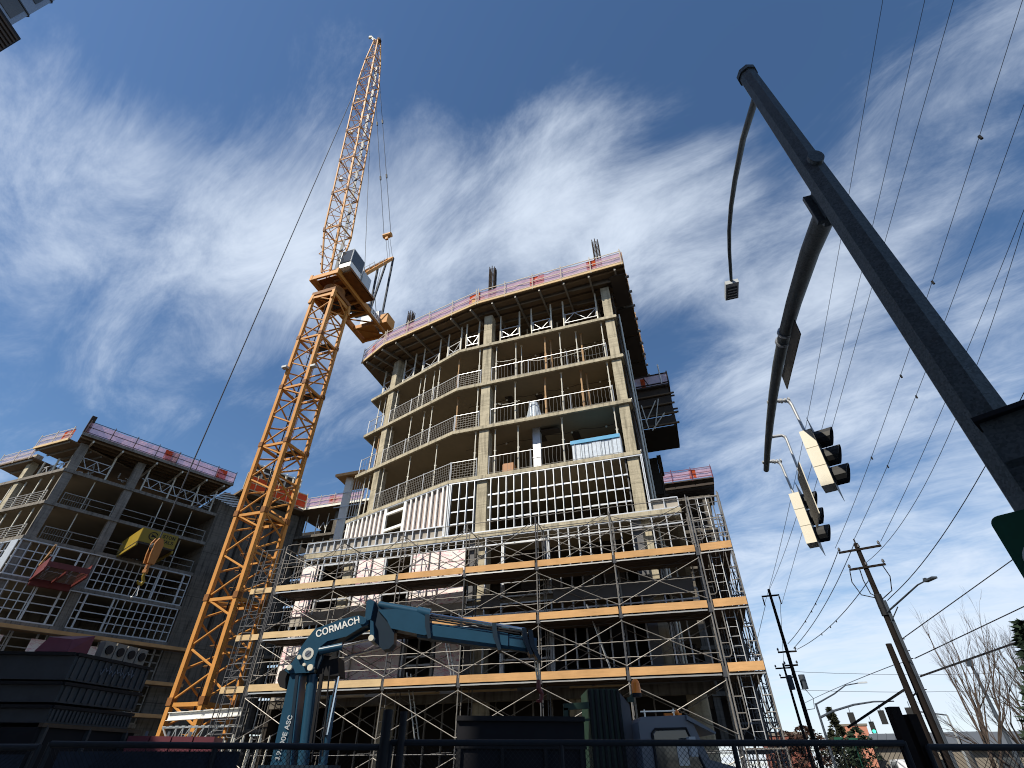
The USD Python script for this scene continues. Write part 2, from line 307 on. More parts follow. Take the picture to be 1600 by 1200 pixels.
# ------------------------------------------------------------------ the main building under construction
mb_ = thing('unfinished_concrete_building', 'tall bare concrete building under construction with pink net round its top, behind the front scaffold', 'building', C)
B = mb_
up_poly = [C, K, E, E + R * 7, C + W * 16 + R * 13.5, C + R * 13.5]
PR, PL = C - W * 1.25, C + W * 18.05
pod_poly = [PR, PL, PL + R * 11, PR + R * 14]
def in_poly(p, d=.12):
    g = Polygon([(q[0], q[1]) for q in p]).buffer(-d, join_style=2); return list(g.exterior.coords)[:-1]
for k in (6, 7, 8, 9):
    fs = part(MB().prism(up_poly, ZL(k) - 0.20, ZL(k)), 'floor_slab', 'concrete', B)
    part(MB().prism(in_poly(up_poly), ZL(k) - 0.206, ZL(k) - 0.203), 'soffit_shade', 'soffit_shade', fs)  # thin dark sheet painting shade under the slab
    part(MB().prism(in_poly(up_poly), ZL(k) + 0.003, ZL(k) + 0.006), 'floor_shade', 'soffit_shade', fs)  # thin dark sheet over the floor, cuts bounced light indoors
part(MB().prism(pod_poly, ZL(5) - 0.24, ZL(5)), 'floor_slab', 'concrete', B, 'wider podium roof slab')
part(MB().prism(in_poly(pod_poly, .3), ZL(5) - 0.247, ZL(5) - 0.243), 'soffit_shade', 'soffit_shade', B)
inset = [C + W * 17.8 + R * .25, C - W * 1.0 + R * .25, PR + R * 13.5 + W * .3, PL + R * 10.7 - W * .3]
for k in (4, 3):
    part(MB().prism(inset, ZL(k) - 0.22, ZL(k)), 'floor_slab', 'soffit_shade', B)
# columns
def col1(s, k, w=.5, d=.6, ins=.14, mat_='concrete', top=None):
    z0 = ZL(k); z1 = (ZL(k + 1) - .20) if top is None else top
    m = MB().box(P1(s, -ins - d / 2, (z0 + z1) / 2), (w, d, z1 - z0), x=W)
    # slightly proud pour joint half way up
    m.box(P1(s, -ins - d / 2, z0 + (z1 - z0) * .52), (w + .012, d + .012, .03), x=W)
    part(m, 'column', mat_, B)
def col2(s, k, w=.5, d=.6, ins=.14):
    z0 = ZL(k); z1 = ZL(k + 1) - .20 if k < 9 else 25.35
    m = MB().box(P2(s, -ins - d / 2, (z0 + z1) / 2), (w, d, z1 - z0), x=V2)
    m.box(P2(s, -ins - d / 2, z0 + (z1 - z0) * .52), (w + .012, d + .012, .03), x=V2)
    part(m, 'column', 'concrete', B)
for k in range(5, 10):
    t = 25.35 if k == 9 else None
    col1(.42, k, .52, top=t); col1(8.12, k, .56, top=t)
    if k >= 6: col2(6.65, k, .55)
    for (s, dd) in ((1.0, 6.3), (8.1, 6.6)):
        part(MB().box(P1(s, -dd, (ZL(k) + (t or ZL(k + 1) - .2)) / 2), (.5, .5, (t or ZL(k + 1) - .2) - ZL(k)), x=W), 'column', 'concrete_deep_shade', B)
for k in (3, 4):
    for s in (.42, 8.12, 15.4): col1(s, k, .55, ins=.4)
for s in (-.4, 4.0, 8.1, 12.4, 16.8):
    part(MB().tube(P1(s, -.9, 0), P1(s, -.9, ZL(3) - .22), .38, 14), 'column', 'concrete', B, smooth=40)
# inner walls that close the view through each storey
for k in range(3, 10):
    z0, z1 = ZL(k), (25.4 if k == 9 else ZL(k + 1) - .2)
    m = MB()
    for a, b in ((P1(.2, -7.4, 0), P1(9.4, -6.8, 0)), (P1(9.4, -6.8, 0), P2(5.6, -5.0, 0))):
        m.beam(a + Z * (z0 + z1) / 2, b + Z * (z0 + z1) / 2, .2, z1 - z0)
    if k < 6: m.beam(P2(5.6, -5.0, (z0 + z1) / 2), P1(17.7, -5, (z0 + z1) / 2), .2, z1 - z0)
    part(m, 'core_wall', 'concrete_deep_shade', B)
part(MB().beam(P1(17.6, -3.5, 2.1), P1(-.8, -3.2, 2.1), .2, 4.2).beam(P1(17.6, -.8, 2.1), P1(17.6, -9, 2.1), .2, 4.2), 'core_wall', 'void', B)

# guard rails: top rail, wire mesh and posts between columns of the open floors
def guard(P, s0, s1, k, pitch=.15, rows=6):
    z = ZL(k); L = s1 - s0; m = MB(); fr = MB()
    n = max(2, int(L / pitch))
    for i in range(1, n): m.beam(P(s0 + L * i / n, -.12, z + .06), P(s0 + L * i / n, -.12, z + 1.02), .013)
    for j in range(rows): m.beam(P(s0, -.12, z + .12 + j * .9 / rows), P(s1, -.12, z + .12 + j * .9 / rows), .012)
    g = part(m, 'guard_mesh', 'mesh', B)
    part(MB().beam(P(s0, -.12, z + 1.07), P(s1, -.12, z + 1.07), .036), 'rail', 'galv', g)
    np_ = max(1, int(round(L / 2.3)))
    for i in range(np_ + 1): part(MB().beam(P(s0 + L * i / np_, -.10, z), P(s0 + L * i / np_, -.10, z + 1.12), .036), 'rail_post', 'galv', g)
for k in (6, 7, 8):
    guard(P1, .85, 7.75, k, pitch=.2, rows=1)
    guard(P1, 8.45, 9.9, k); guard(P2, .05, 6.3, k)
for k in (7, 8): guard(P2, 7.0, 8.5, k, pitch=.3, rows=2)
# shores standing near the slab edge
def shore(P, s, d, k, m='shore', r=.035, z1=None):
    z0 = ZL(k); z1 = z1 or ZL(k + 1) - .2
    q = MB().tube(P(s, -d, z0), P(s, -d, z0 + 1.5), r * 1.35, 6).tube(P(s, -d, z0 + 1.5), P(s, -d, z1), r, 6)
    q.box(P(s, -d, z1 - .01), (.14, .14, .02)); q.box(P(s, -d, z0 + .01), (.14, .14, .02)); q.box(P(s, -d, z0 + 1.5), (.13, .05, .05))
    part(q, 'post_shore', m, B)
for k, ss in {8: [(6.3, .35, 0), (6.05, .7, 0), (4.45, .4, 1), (4.2, .8, 1), (3.5, .3, 0), (2.55, .5, 0), (2.3, .8, 1), (7.55, .3, 0), (.95, .25, 0)],
              7: [(6.35, .35, 0), (4.6, .5, 1), (3.6, .35, 0), (2.5, .5, 1), (2.25, .9, 1), (7.55, .3, 0), (.95, .25, 0)],
              6: [(6.2, .35, 0), (3.75, .35, 0), (7.5, .3, 0), (.95, .25, 0), (5.6, 1.5, 0)]}.items():
    for s, d, c in ss: shore(P1, s, d, k, 'shore_brown' if c else 'shore', .05 if c else .035)
for k, ss in {8: [(.45, .5, 1), (2.0, .3, 0), (2.6, .4, 0), (3.35, .3, 0), (3.9, .4, 0), (6.1, .3, 0), (7.5, .4, 0), (8.1, .4, 0)],
              7: [(.4, .6, 1), (2.3, .3, 0), (3.1, .4, 0), (4.2, .3, 0), (6.1, .3, 0), (7.4, .4, 1), (7.9, .4, 0), (8.2, .6, 1)],
              6: [(1.5, .3, 0), (3.75, .3, 0), (6.15, .3, 0), (7.6, .4, 0), (8.1, .4, 0)]}.items():
    for s, d, c in ss: shore(P2, s, d, k, 'shore_brown' if c else 'shore', .045 if c else .032)
for k in (6, 7, 8): shore(P1, 8.62, .2, k)
# openings in the soffits
for k, s, d in ((9, 5.0, 2.2), (9, 7.3, 2.6), (8, 5.4, 2.4), (8, 7.2, 2.0), (7, 5.3, 1.9), (7, 3.4, 2.4)):
    part(MB().box(P1(s, -d, ZL(k) - .215), (.42, .95, .03), x=W), 'ceiling_insert', 'sheath_dark', B)
part(MB().box(P1(5.32, -1.0, 15.2), (.42, .32, 3.2), x=W).box(P1(5.32, -1.0, 14.6), (.46, .36, .05), x=W), 'duct_riser', 'galv', B)
part(MB().box(P1(4.8, -1.1, 16.2), (1.5, .5, .06), x=W), 'duct_hanger', 'sheath_dark', B)

# formwork deck on top
DA, DB, DC, DD = vec(6.70, 19.45, 0), vec(-2.31, 22.75, 0), vec(-9.2, 26.75, 0), vec(-11.35, 28.85, 0)
DE, DF = vec(-9.9, 33.4, 0), vec(9.95, 28.4, 0)
deck_poly = [DA, DB, DC, DD, DE, vec(-5, 36, 0), vec(10.8, 31, 0)]
part(MB().prism(deck_poly, 25.84, 25.90), 'formwork_deck', 'plywood', B)
edge = [DA, DB, DC, DD]
for a, b in zip(edge[:-1], edge[1:]):
    part(MB().beam(a + Z * 25.80, b + Z * 25.80, .06, .16), 'edge_timber', 'wood_pale', B)
part(MB().beam(DA + Z * 25.80, vec(10.8, 31, 0) + Z * 25.8, .06, .2), 'edge_timber', 'plywood', B)
def lerp(a, b, t): return a + (b - a) * t
def inward(a, b):
    t = nrm(b - a); n = vec(-t[1], t[0], 0); return n if n[1] > 0 else -n
for (a, b) in ((DA, DB), (DB, DC), (DC, DD)):
    n = inward(a, b); L = np.linalg.norm(b - a)
    for j in range(7):
        o = .35 + j * .62
        part(MB().beam(a + n * o + Z * 25.74, b + n * o + Z * 25.74, .09, .18), 'joist', 'shore_dark' if j % 2 else 'plywood', B)
    for i in range(max(2, int(L / 1.9)) + 1):
        p = lerp(a, b, (i + .35) / (max(2, int(L / 1.9)) + 1))
        part(MB().beam(p + n * .1 + Z * 25.55, p + n * 4.6 + Z * 25.55, .10, .18), 'stringer', 'shore_dark', B)
for i in range(9):                                    # stringer ends along the right flank
    p = lerp(DA, vec(10.8, 31, 0), .08 + i * .105)
    part(MB().beam(p + W * -.18 + Z * 25.60, p + W * 3.4 + Z * 25.60, .09, .16), 'stringer', 'shore_dark', B)
for i in range(4):
    a_ = lerp(DA, vec(10.8, 31, 0), .04 + i * .24); b_ = lerp(DA, vec(10.8, 31, 0), .26 + i * .24)
    part(MB().beam(a_ + W * (.5) + Z * 25.4, b_ + W * .5 + Z * 25.4, .9, .05), 'soffit_panel', 'sheath_dark', B)
# shoring frames under it
def shoring(P, s0, s1, d):
    z0, z1 = ZL(9), 25.45
    for s in (s0, s1): f = part(MB().tube(P(s, -d, z0), P(s, -d, z1), .055, 8), 'shoring_post', 'shore', B)
    q = MB(); za, zb = z0 + .75, z0 + 1.45
    for z in (za, zb): q.beam(P(s0, -d, z), P(s1, -d, z), .045)
    n = max(2, int((s1 - s0) / .65))
    for i in range(n):
        a = s0 + (s1 - s0) * i / n; b = s0 + (s1 - s0) * (i + 1) / n
        q.beam(P(a, -d, za if i % 2 else zb), P(b, -d, zb if i % 2 else za), .035)
    for s in (s0 + .1, s1 - .1): q.beam(P(s, -d, za), P(s, -d, zb), .035)
    part(q, 'truss_brace', 'galv', f)
for d in (.55, 2.3):
    for s0, s1 in ((1.1, 3.2), (4.0, 5.3), (6.1, 7.4), (8.9, 9.8)): shoring(P1, s0, s1, d)
    for s0, s1 in ((.5, 1.7), (2.5, 4.1), (5.0, 6.1), (7.2, 8.3)): shoring(P2, s0, s1, d)
# parapet: rails, posts, pink netting
def parapet(a, b, reds, z0=25.92, h=1.06, owner=None, own_mat='net', rail='timber_grey', redm='net_red'):
    o = owner or B; L = np.linalg.norm(b - a); t = nrm(b - a); n = inward(a, b)
    a = a + n * .06; b = b + n * .06
    np_ = max(1, int(L / 1.75))
    for i in range(np_):                                   # billowing sheets of netting between the posts
        p, q = lerp(a, b, i / np_), lerp(a, b, (i + 1) / np_)
        nu, nv = 13, 7; V, F = [], []
        for v_ in range(nv + 1):
            for u_ in range(nu + 1):
                x_ = lerp(p, q, u_ / nu) + Z * (z0 + .02 + (h - .05 - .05 * math.sin(math.pi * u_ / nu) * ((i * 5) % 3) / 2) * v_ / nv)
                w_ = meshkit.fbm(x_ * vec(2.2, 2.2, 1.3), 3, 5) - .5
                V.append(x_ + n * (.05 + .16 * w_ * math.sin(math.pi * u_ / nu) ** .5))
        for v_ in range(nv):
            for u_ in range(nu):
                k_ = v_ * (nu + 1) + u_; F += [(k_, k_ + 1, k_ + nu + 2), (k_, k_ + nu + 2, k_ + nu + 1)]
        part(MB().add(V, F), 'debris_net', own_mat, o)
    for f0, f1 in reds:
        part(MB().beam(lerp(a, b, f0) + Z * (z0 + h * .5) + n * .06, lerp(a, b, f1) + Z * (z0 + h * .5) + n * .06, .012, h * .92), 'debris_net', redm, o, 'orange net overlap')
    for z in (z0 + .08, z0 + h * .52, z0 + h):
        part(MB().beam(a + Z * z - n * .03, b + Z * z - n * .03, .03, .05), 'net_rail', rail, o)
    for i in range(np_ + 1):
        p = lerp(a, b, (i + .04) / (np_ + .08))
        part(MB().beam(p + Z * (z0 - .25) - n * .075, p + Z * (z0 + h + .16) - n * .075, .045, .05), 'net_post', rail, o)
parapet(DA, DB, [(.17, .23), (.52, .62), (.985, 1.0)]); parapet(DB, DC, [(.02, .09)]); parapet(DC, DD, [(.5, .65)])
parapet(DF * 1.0, DA + (DF - DA) * .02, [], own_mat='net_pale', rail='shore_brown')
part(MB().box(DB + inward(DA, DB) * .5 + Z * 26.2, (.9, .7, .5), x=W), 'timber_pile', 'wood', B)
# rebar cages waiting for the next columns
for p, h in ((P1(.55, -.55, 25.9), 4.6), (P1(8.1, -.6, 25.9), 4.7), (P2(6.5, -.6, 25.9), 4.75)):
    q = MB()
    for i, j in [(-1, -1), (0, -1), (1, -1), (1, 0), (1, 1), (0, 1), (-1, 1), (-1, 0)]:
        q.tube(p + W * i * .19 + R * j * .19, p + W * i * .19 + R * j * .19 + Z * (h + .05 * ((i * 3 + j) % 4)), .033, 5)
    zz = .1
    while zz < h - .15:
        c = [p + W * i * .215 + R * j * .215 + Z * zz for i, j in ((-1, -1), (1, -1), (1, 1), (-1, 1))]
        for a, b in zip(c, c[1:] + c[:1]): q.beam(a, b, .03)
        zz += .13
    part(q, 'rebar_cage', 'rebar', B)

# steel stud wall between podium roof and the next slab
z5, z6 = ZL(5), ZL(6) - .2
def stud(P, s, z0, z1, w=.038, d=.14, m='stud', depth=.02, parent=None):
    part(MB().beam(P(s, -depth - d / 2, z0), P(s, -depth - d / 2, z1), d, w, up=W), 'stud', m, parent or B)
for P, s0, s1 in ((P1, -.05, 9.92), (P2, .03, 8.6)):
    for z in (z5 + .03, z6 - .03):
        part(MB().beam(P(s0, -.09, z), P(s1, -.09, z), .15, .06), 'stud_track', 'stud', B)
ss = [1.02 + .41 * i for i in range(17)] + [-.02, .04, 8.47, 8.9, 9.32, 9.78, 9.86]
for s in ss: stud(P1, s, z5 + .06, z6 - .06)
for z in (11.18, 11.82, 12.50):
    part(MB().beam(P1(.75, -.12, z), P1(7.75, -.12, z), .03, .075), 'stud_bridging', 'stud', B)
    part(MB().beam(P1(8.5, -.12, z), P1(9.8, -.12, z), .03, .065), 'stud_bridging', 'stud', B)
part(MB().box(P1(8.47, -.55, (z5 + z6) / 2), (.06, .7, z6 - z5), x=W), 'sheathing_panel', 'sheath_grey', B)
part(MB().box(P1(.78, -.55, (z5 + z6) / 2), (.06, .7, z6 - z5), x=W), 'sheathing_panel', 'sheath_grey', B)
for s0, s1 in ((.06, 3.38), (4.92, 8.55)):
    n = int((s1 - s0) / 1.2) + 1
    for i in range(n):
        a, b = s0 + (s1 - s0) * i / n, s0 + (s1 - s0) * (i + 1) / n - .01
        part(MB().beam(P2(a, -.19, (z5 + z6) / 2 + .18), P2(b, -.19, (z5 + z6) / 2 + .18), .03, z6 - z5 - .5), 'lining_board', 'foil', B)
for s in [.1, .42, .83, 1.24, 1.65, 2.06, 2.47, 2.88, 3.29, 3.38, 4.92, 5.01, 5.42, 5.83, 6.24, 6.65, 7.06, 7.47, 7.88, 8.29, 8.5]:
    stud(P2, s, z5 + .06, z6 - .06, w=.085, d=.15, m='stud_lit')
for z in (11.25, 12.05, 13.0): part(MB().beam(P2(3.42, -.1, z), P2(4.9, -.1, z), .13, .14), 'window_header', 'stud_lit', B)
# low stud frames along the podium edge
def curb(s0, s1, h):
    c = part(MB().beam(P1(s0, -.08, z5 + .03), P1(s1, -.08, z5 + .03), .12, .05).beam(P1(s0, -.08, z5 + h), P1(s1, -.08, z5 + h), .12, .05), 'curb_frame', 'stud', B)
    n = int((s1 - s0) / .41)
    for i in range(n + 1): part(MB().beam(P1(s0 + (s1 - s0) * i / n, -.08, z5), P1(s0 + (s1 - s0) * i / n, -.08, z5 + h), .1, .045, up=W), 'curb_stud', 'stud', c)
    part(MB().beam(P1(s0, -.17, z5 + h / 2), P1(s1, -.17, z5 + h / 2), .03, h), 'curb_board', 'gypsum', c)
curb(10.05, 18.0, .58); curb(-1.2, .0, .5)

# podium walls
def wall_storey(k, boards, windows, studs):
    z0, z1 = ZL(k), ZL(k + 1) - .24
    for z in (z0 + .03, z1 - .03, z1 - .42): part(MB().beam(P1(-1.2, -.09, z), P1(18.0, -.09, z), .12, .055), 'stud_track', 'stud', B)
    for s0, s1 in boards:
        n = max(1, int(round((s1 - s0) / 1.22)))
        for i in range(n):
            a, b = s0 + (s1 - s0) * i / n, s0 + (s1 - s0) * (i + 1) / n - .012
            part(MB().beam(P1(a, -.012, (z0 + z1 - .42) / 2), P1(b, -.012, (z0 + z1 - .42) / 2), .04, z1 - z0 - .46), 'insulation_board', 'board', B)
        if (z0, s0) : part(MB().beam(P1(s0, .012, z0 + .1), P1(s1, .012, z0 + .1), .02, .3), 'sill_board', 'board', B)
    for s0, s1 in windows:
        w = MB()
        for s in (s0 + .04, s1 - .04): w.beam(P1(s, -.06, z0), P1(s, -.06, z1 - .4), .16, .09, up=W)
        for z in (z0 + .62, z0 + .95, z1 - .46): w.beam(P1(s0, -.06, z), P1(s1, -.06, z), .12, .07)
        part(w, 'window_opening', 'galv', B)
    s = -1.2
    for a, b in studs:
        n = int((b - a) / .42)
        for i in range(n + 1): stud(P1, a + (b - a) * i / n, z0 + .05, z1 - .06, w=.05, d=.14)
    for i in range(24): stud(P1, 8.9 + i * .39, z1 - .40, z1 - .06, w=.045, d=.1)
for s_ in (10.6, 10.07, 13.75, 17.0): part(MB().beam(P1(s_, .014, 7.55), P1(s_, .014, 9.9), .012, .16, up=N1), 'grey_strip', 'gypsum', B)  # upright grey strips over the pale boards
for s_ in (11.3, 10.7, 10.05, 14.0): part(MB().beam(P1(s_, .014, 4.5), P1(s_, .014, 6.8), .012, .16, up=N1), 'grey_strip', 'gypsum', B)
wall_storey(4, [(16.9, 17.95), (13.1, 14.55), (8.75, 11.5)], [(14.65, 16.75), (11.55, 13.05), (4.75, 6.9)], [(-1.2, .05), (.95, 4.7), (6.95, 7.75)])
wall_storey(3, [(16.9, 17.95), (11.6, 14.55), (8.75, 9.9)], [(14.65, 16.75), (10.0, 11.5), (4.75, 6.9)], [(-1.2, .05), (.95, 4.7), (6.95, 7.75)])
for k in (3, 4):
    z0, z1 = ZL(k), ZL(k + 1) - .24
    for (s, w) in ((8.55, .3), (.75, .45)):
        part(MB().box(P1(s, -.25, (z0 + z1) / 2), (w, .05, z1 - z0), x=W), 'sheathing_panel', 'sheath_grey', B)
    for s0, s1 in ((-1.1, 4.6), (7.0, 7.9)):
        part(MB().beam(P1(s0, -.03, z0 - .12), P1(s1, -.03, z0 - .12), .05, .6), 'spandrel_panel', 'sheath_grey', B)
    part(MB().beam(P1(8.6, -.03, z0 - .14), P1(17.9, -.03, z0 - .14), .05, .66), 'spandrel_panel', 'gypsum', B)
    for s in (2.2, 3.3, 5.2, 6.3): part(MB().box(P1(s, -2.4, (z0 + z1) / 2), (.9, .08, z1 - z0), x=W), 'partition', 'void', B)
part(MB().beam(P1(-1.1, -.2, ZL(3) - .5), P1(17.9, -.2, ZL(3) - .5), .3, .55), 'edge_beam', 'concrete_deep_shade', B)
for s0 in (1.5, 6.2, 9.5, 13.0): part(MB().beam(P1(s0, .1, ZL(3) - .42), P1(s0 + 2.6, .1, ZL(3) - .42), .06, .08), 'ledger', 'wood_pale', B)
for s in np.arange(1.2, 17.5, .8):
    part(MB().beam(P1(s, -1.4, .1), P1(s, -1.4, 3.8), .1, .05, up=W), 'stud', 'scaf', B)
# right flank
def PF(t, d, z, s=0.0): return C + R * t - W * d + W * s + Z * z
for k in range(3, 10):
    z0, z1 = ZL(k), (25.4 if k == 9 else ZL(k + 1) - .2)
    t0 = .75
    for i in range(4):
        a = t0 + i * 3.1
        for j in range(4):
            h = (z1 - z0) / 4
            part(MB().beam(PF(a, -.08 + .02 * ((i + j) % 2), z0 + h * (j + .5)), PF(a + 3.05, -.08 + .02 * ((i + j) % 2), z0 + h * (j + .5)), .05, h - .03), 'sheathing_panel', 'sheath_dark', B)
    if k < 9: part(MB().beam(PF(.1, .02, z1 + .1), PF(13.2, .02, z1 + .1), .05, .24), 'slab_edge', 'concrete_deep_shade', B)
for t, d in ((1.0, .14), (1.35, .14), (2.6, .22)):
    part(MB().tube(PF(t, d, 4), PF(t, d, 24.6 - t), .05, 6), 'standpipe', 'shore', B)
for k in range(5, 8): part(MB().beam(P1(-.02, -.1, ZL(k) + .05), PF(.9, .05, ZL(k) + .05), .05), 'corner_angle', 'galv', B)
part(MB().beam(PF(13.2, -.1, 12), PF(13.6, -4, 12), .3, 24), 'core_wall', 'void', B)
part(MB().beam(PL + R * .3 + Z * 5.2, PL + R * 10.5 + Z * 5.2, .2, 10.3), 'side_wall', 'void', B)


# darker back part of the flank, standing a little proud
for k in range(3, 8):
    z0, z1 = ZL(k), ZL(k + 1) - .2
    for i in range(2):
        for j in range(5):
            h = (z1 - z0) / 5; o = .62 + .05 * ((i * 3 + j + k) % 3)
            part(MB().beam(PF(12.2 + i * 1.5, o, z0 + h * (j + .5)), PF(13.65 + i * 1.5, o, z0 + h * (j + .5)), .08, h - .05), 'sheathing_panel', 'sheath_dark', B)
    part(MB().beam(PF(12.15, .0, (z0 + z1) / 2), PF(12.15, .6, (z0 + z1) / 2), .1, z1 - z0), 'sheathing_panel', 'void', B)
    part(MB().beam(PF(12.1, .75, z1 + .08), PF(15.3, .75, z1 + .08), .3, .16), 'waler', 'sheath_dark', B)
# ropes and temporary lights strung along the open floors
for k, s0, s1, d, sg in ((8, 1.6, 6.2, .9, .35), (8, 6.3, 7.6, .5, .1), (7, 6.2, 7.7, .7, .15), (8, .8, 3.0, 1.5, .2)):
    part(MB().pipe([P1(lerp(s0, s1, t), -d, ZL(k) + 1.75 - sg * 4 * t * (1 - t) + .12 * t) for t in np.linspace(0, 1, 9)], .016, 4), 'slack_rope', 'sign_white', B)
for k in (6, 7, 8):
    part(MB().pipe([P1(lerp(.9, 9.8, t), -1.6, ZL(k + 1) - .3 - .12 * abs(math.sin(t * 14))) for t in np.linspace(0, 1, 40)], .012, 4), 'light_cable', 'black', B)
    for i in range(5): part(MB().ball(P1(1.6 + i * 1.9, -1.6, ZL(k + 1) - .42), .06), 'work_lamp', 'sign_white', B)
for k, s, d, sz, m in ((8, 5.6, 1.4, (1.4, .6, .5), 'wood'), (7, 2.0, 1.6, (1.8, .8, .6), 'wood_pale'), (6, 6.9, 1.0, (.6, .6, .8), 'orange'), (8, 2.9, 2.0, (.8, .5, .9), 'galv'), (7, 7.0, 1.3, (.5, .4, .7), 'tarp')):
    single(MB().box(P1(s, -d, ZL(k) + sz[2] / 2), sz, x=W).box(P1(s, -d, ZL(k) + sz[2] + .04), (sz[0] * .96, sz[1] * .9, .06), x=W), 'material_stack', m, '%s behind the rail on the floor %s' % ({'wood': 'low brown timber stack', 'wood_pale': 'low pale timber stack', 'orange': 'small orange crate', 'galv': 'grey metal box', 'tarp': 'small blue box'}[m], {8: 'two below the top deck', 7: 'three below the top deck', 6: 'just above the stud wall'}[k]), 'material stack', 'material stacks on the open floors')
# stair tower form on the right flank
st = thing('formwork_platform', 'dark braced formwork box with pink net rail jutting from the right side high up', 'platform', PF(9, .2, 19.6))
for z in (19.7, 20.5, 21.3, 22.1):
    part(MB().beam(PF(8.2, .05, z + .32), PF(8.2, 2.3, z + .32), .06, .72), 'form_panel', 'sheath_dark', st)
    part(MB().beam(PF(8.2, 2.3, z + .32), PF(11.2, 2.3, z + .32), .06, .72), 'form_panel', 'sheath_dark', st)
    part(MB().beam(PF(8.1, .0, z), PF(8.1, 2.5, z), .12, .09), 'waler', 'plywood', st)
part(MB().prism([PF(7.9, 0, 0), PF(7.9, 2.45, 0), PF(11.3, 2.45, 0), PF(11.3, 0, 0)], 22.72, 22.84), 'platform_floor', 'sheath_dark', st)
part(MB().prism([PF(8.2, 0, 0), PF(8.2, 2.3, 0), PF(11.2, 2.3, 0), PF(11.2, 0, 0)], 19.5, 19.6), 'platform_base', 'void', st)
for a, b in (((.4, 20.0), (1.3, 21.6)), ((.9, 19.4), (1.5, 21.7)), ((.7, 19.3), (1.7, 20.5)), ((.3, 21.4), (.5, 19.4))):
    part(MB().beam(PF(7.95, a[0], a[1]), PF(7.95, b[0], b[1]), .06), 'push_brace', 'shore', st)
part(MB().beam(PF(7.95, .1, 23.3), PF(7.95, 2.4, 23.3), .015, .85), 'debris_net', 'net_pale', st)
part(MB().beam(PF(7.93, .55, 23.2), PF(7.93, .85, 23.2), .015, .8), 'debris_net', 'net_red', st, 'orange net overlap')
for z in (22.95, 23.75): part(MB().beam(PF(7.9, .0, z), PF(7.9, 2.45, z), .06, .08), 'net_rail', 'rebar', st)
for d in (.05, 2.42): part(MB().beam(PF(7.9, d, 22.8), PF(7.9, d, 23.9), .07), 'net_post', 'rebar', st)
part(MB().beam(PF(7.9, 1.05, 22.95), PF(7.9, .75, 23.75), .05), 'net_post', 'rebar', st)
part(MB().tube(PF(7.9, 1.95, 22.9), PF(7.9, 1.95, 24.6), .05, 6), 'guard_pole', 'white_paint', st)
for z in (22.0, 22.25, 20.9, 20.65): part(MB().beam(PF(8.3, 2.2, z), PF(8.3, 2.62, z), .1, .09), 'waler', 'sheath_dark', st)

# goods standing on the floors
bd = thing('wrapped_window_bundle', 'plastic wrapped window bundle with bright blue top on the open floor near the right corner', 'bundle', P1(2.1, -.5, ZL(6)))
for i in range(5):
    part(MB().box(P1(1.05 + i * .5, -.5 - .02 * (i % 2), ZL(6) + .5), (.48, .75, 1.0), x=W), 'wrapped_crate', 'wrap', bd)
part(MB().beam(P1(.85, -.5, ZL(6) + 1.06), P1(3.35, -.5, ZL(6) + 1.06), .85, .2), 'blue_cover', 'tarp', bd)
wq = MB()
for i in range(10):
    a = i * math.tau / 10; rr = .33 + .05 * (i % 2)
    wq.tube(P1(5.3 + math.cos(a) * rr, -.45 + math.sin(a) * rr * .7, ZL(7)), P1(5.3 + math.cos(a) * .15, -.45 + math.sin(a) * .12, ZL(7) + 1.15), .12, 6, .09)
single(wq, 'sheeted_stack', 'wrap', 'white sheeted peaked bundle behind the rail two floors above the stud wall', 'bundle', smooth=50)

# ------------------------------------------------------------------ scaffolds
S0 = vec(7.04, 18.93, 0); SD = vec(-.9575, .2884, 0); SN = vec(.2884, .9575, 0); BAY = 3.15; DEP = 1.5
LEV = [.2, 2.18, 4.18, 6.18, 8.18, 10.25]
def frame(q, a, b, z0, z1):                            # one walk-through frame between posts a and b
    for p in (a, b): q.tube(p + Z * z0, p + Z * z1, .027, 6)
    t = nrm(b - a); L = np.linalg.norm(b - a)
    q.tube(a + Z * (z1 - .12), b + Z * (z1 - .12), .024, 5)
    for p, sgn in ((a, 1), (b, -1)):
        c = p + t * sgn * L * .24
        pts = [c + Z * (z1 - .12), c + Z * (z0 + .55), c + Z * (z0 + .43) - t * sgn * .03, c + Z * (z0 + .38) - t * sgn * .1, p + Z * (z0 + .38)]
        q.pipe(pts, .02, 5)
        for z in (z0 + .8, z0 + 1.25): q.tube(p + Z * z, c + Z * z, .018, 5)
    return q
def xbrace(a, b, z0, z1, r=.017):
    return MB().tube(a + Z * (z0 + .25), b + Z * (z1 - .3), r, 5).tube(a + Z * (z1 - .3), b + Z * (z0 + .25), r, 5)
sc = thing('front_scaffold', 'long steel frame scaffold with orange toe boards across the front of the main building', 'scaffold', S0)
def SP(i, d, z=0): return S0 + SD * BAY * i + SN * d + Z * z
for i in range(7):
    for l in range(5):
        part(frame(MB(), SP(i, 0), SP(i, DEP), LEV[l], LEV[l + 1]), 'scaffold_frame', 'scaf' if (i + l) % 3 else 'scaf_dark', sc)
    part(MB().box(SP(i, 0, .1), (.15, .15, .2)).box(SP(i, DEP, .1), (.15, .15, .2)), 'base_jack', 'scaf_dark', sc)
    for l in (2, 3, 4):
        part(MB().box(SP(i, .02, LEV[l] - .05), (.13, .13, .3)), 'coupler', 'scaf_dark', sc)
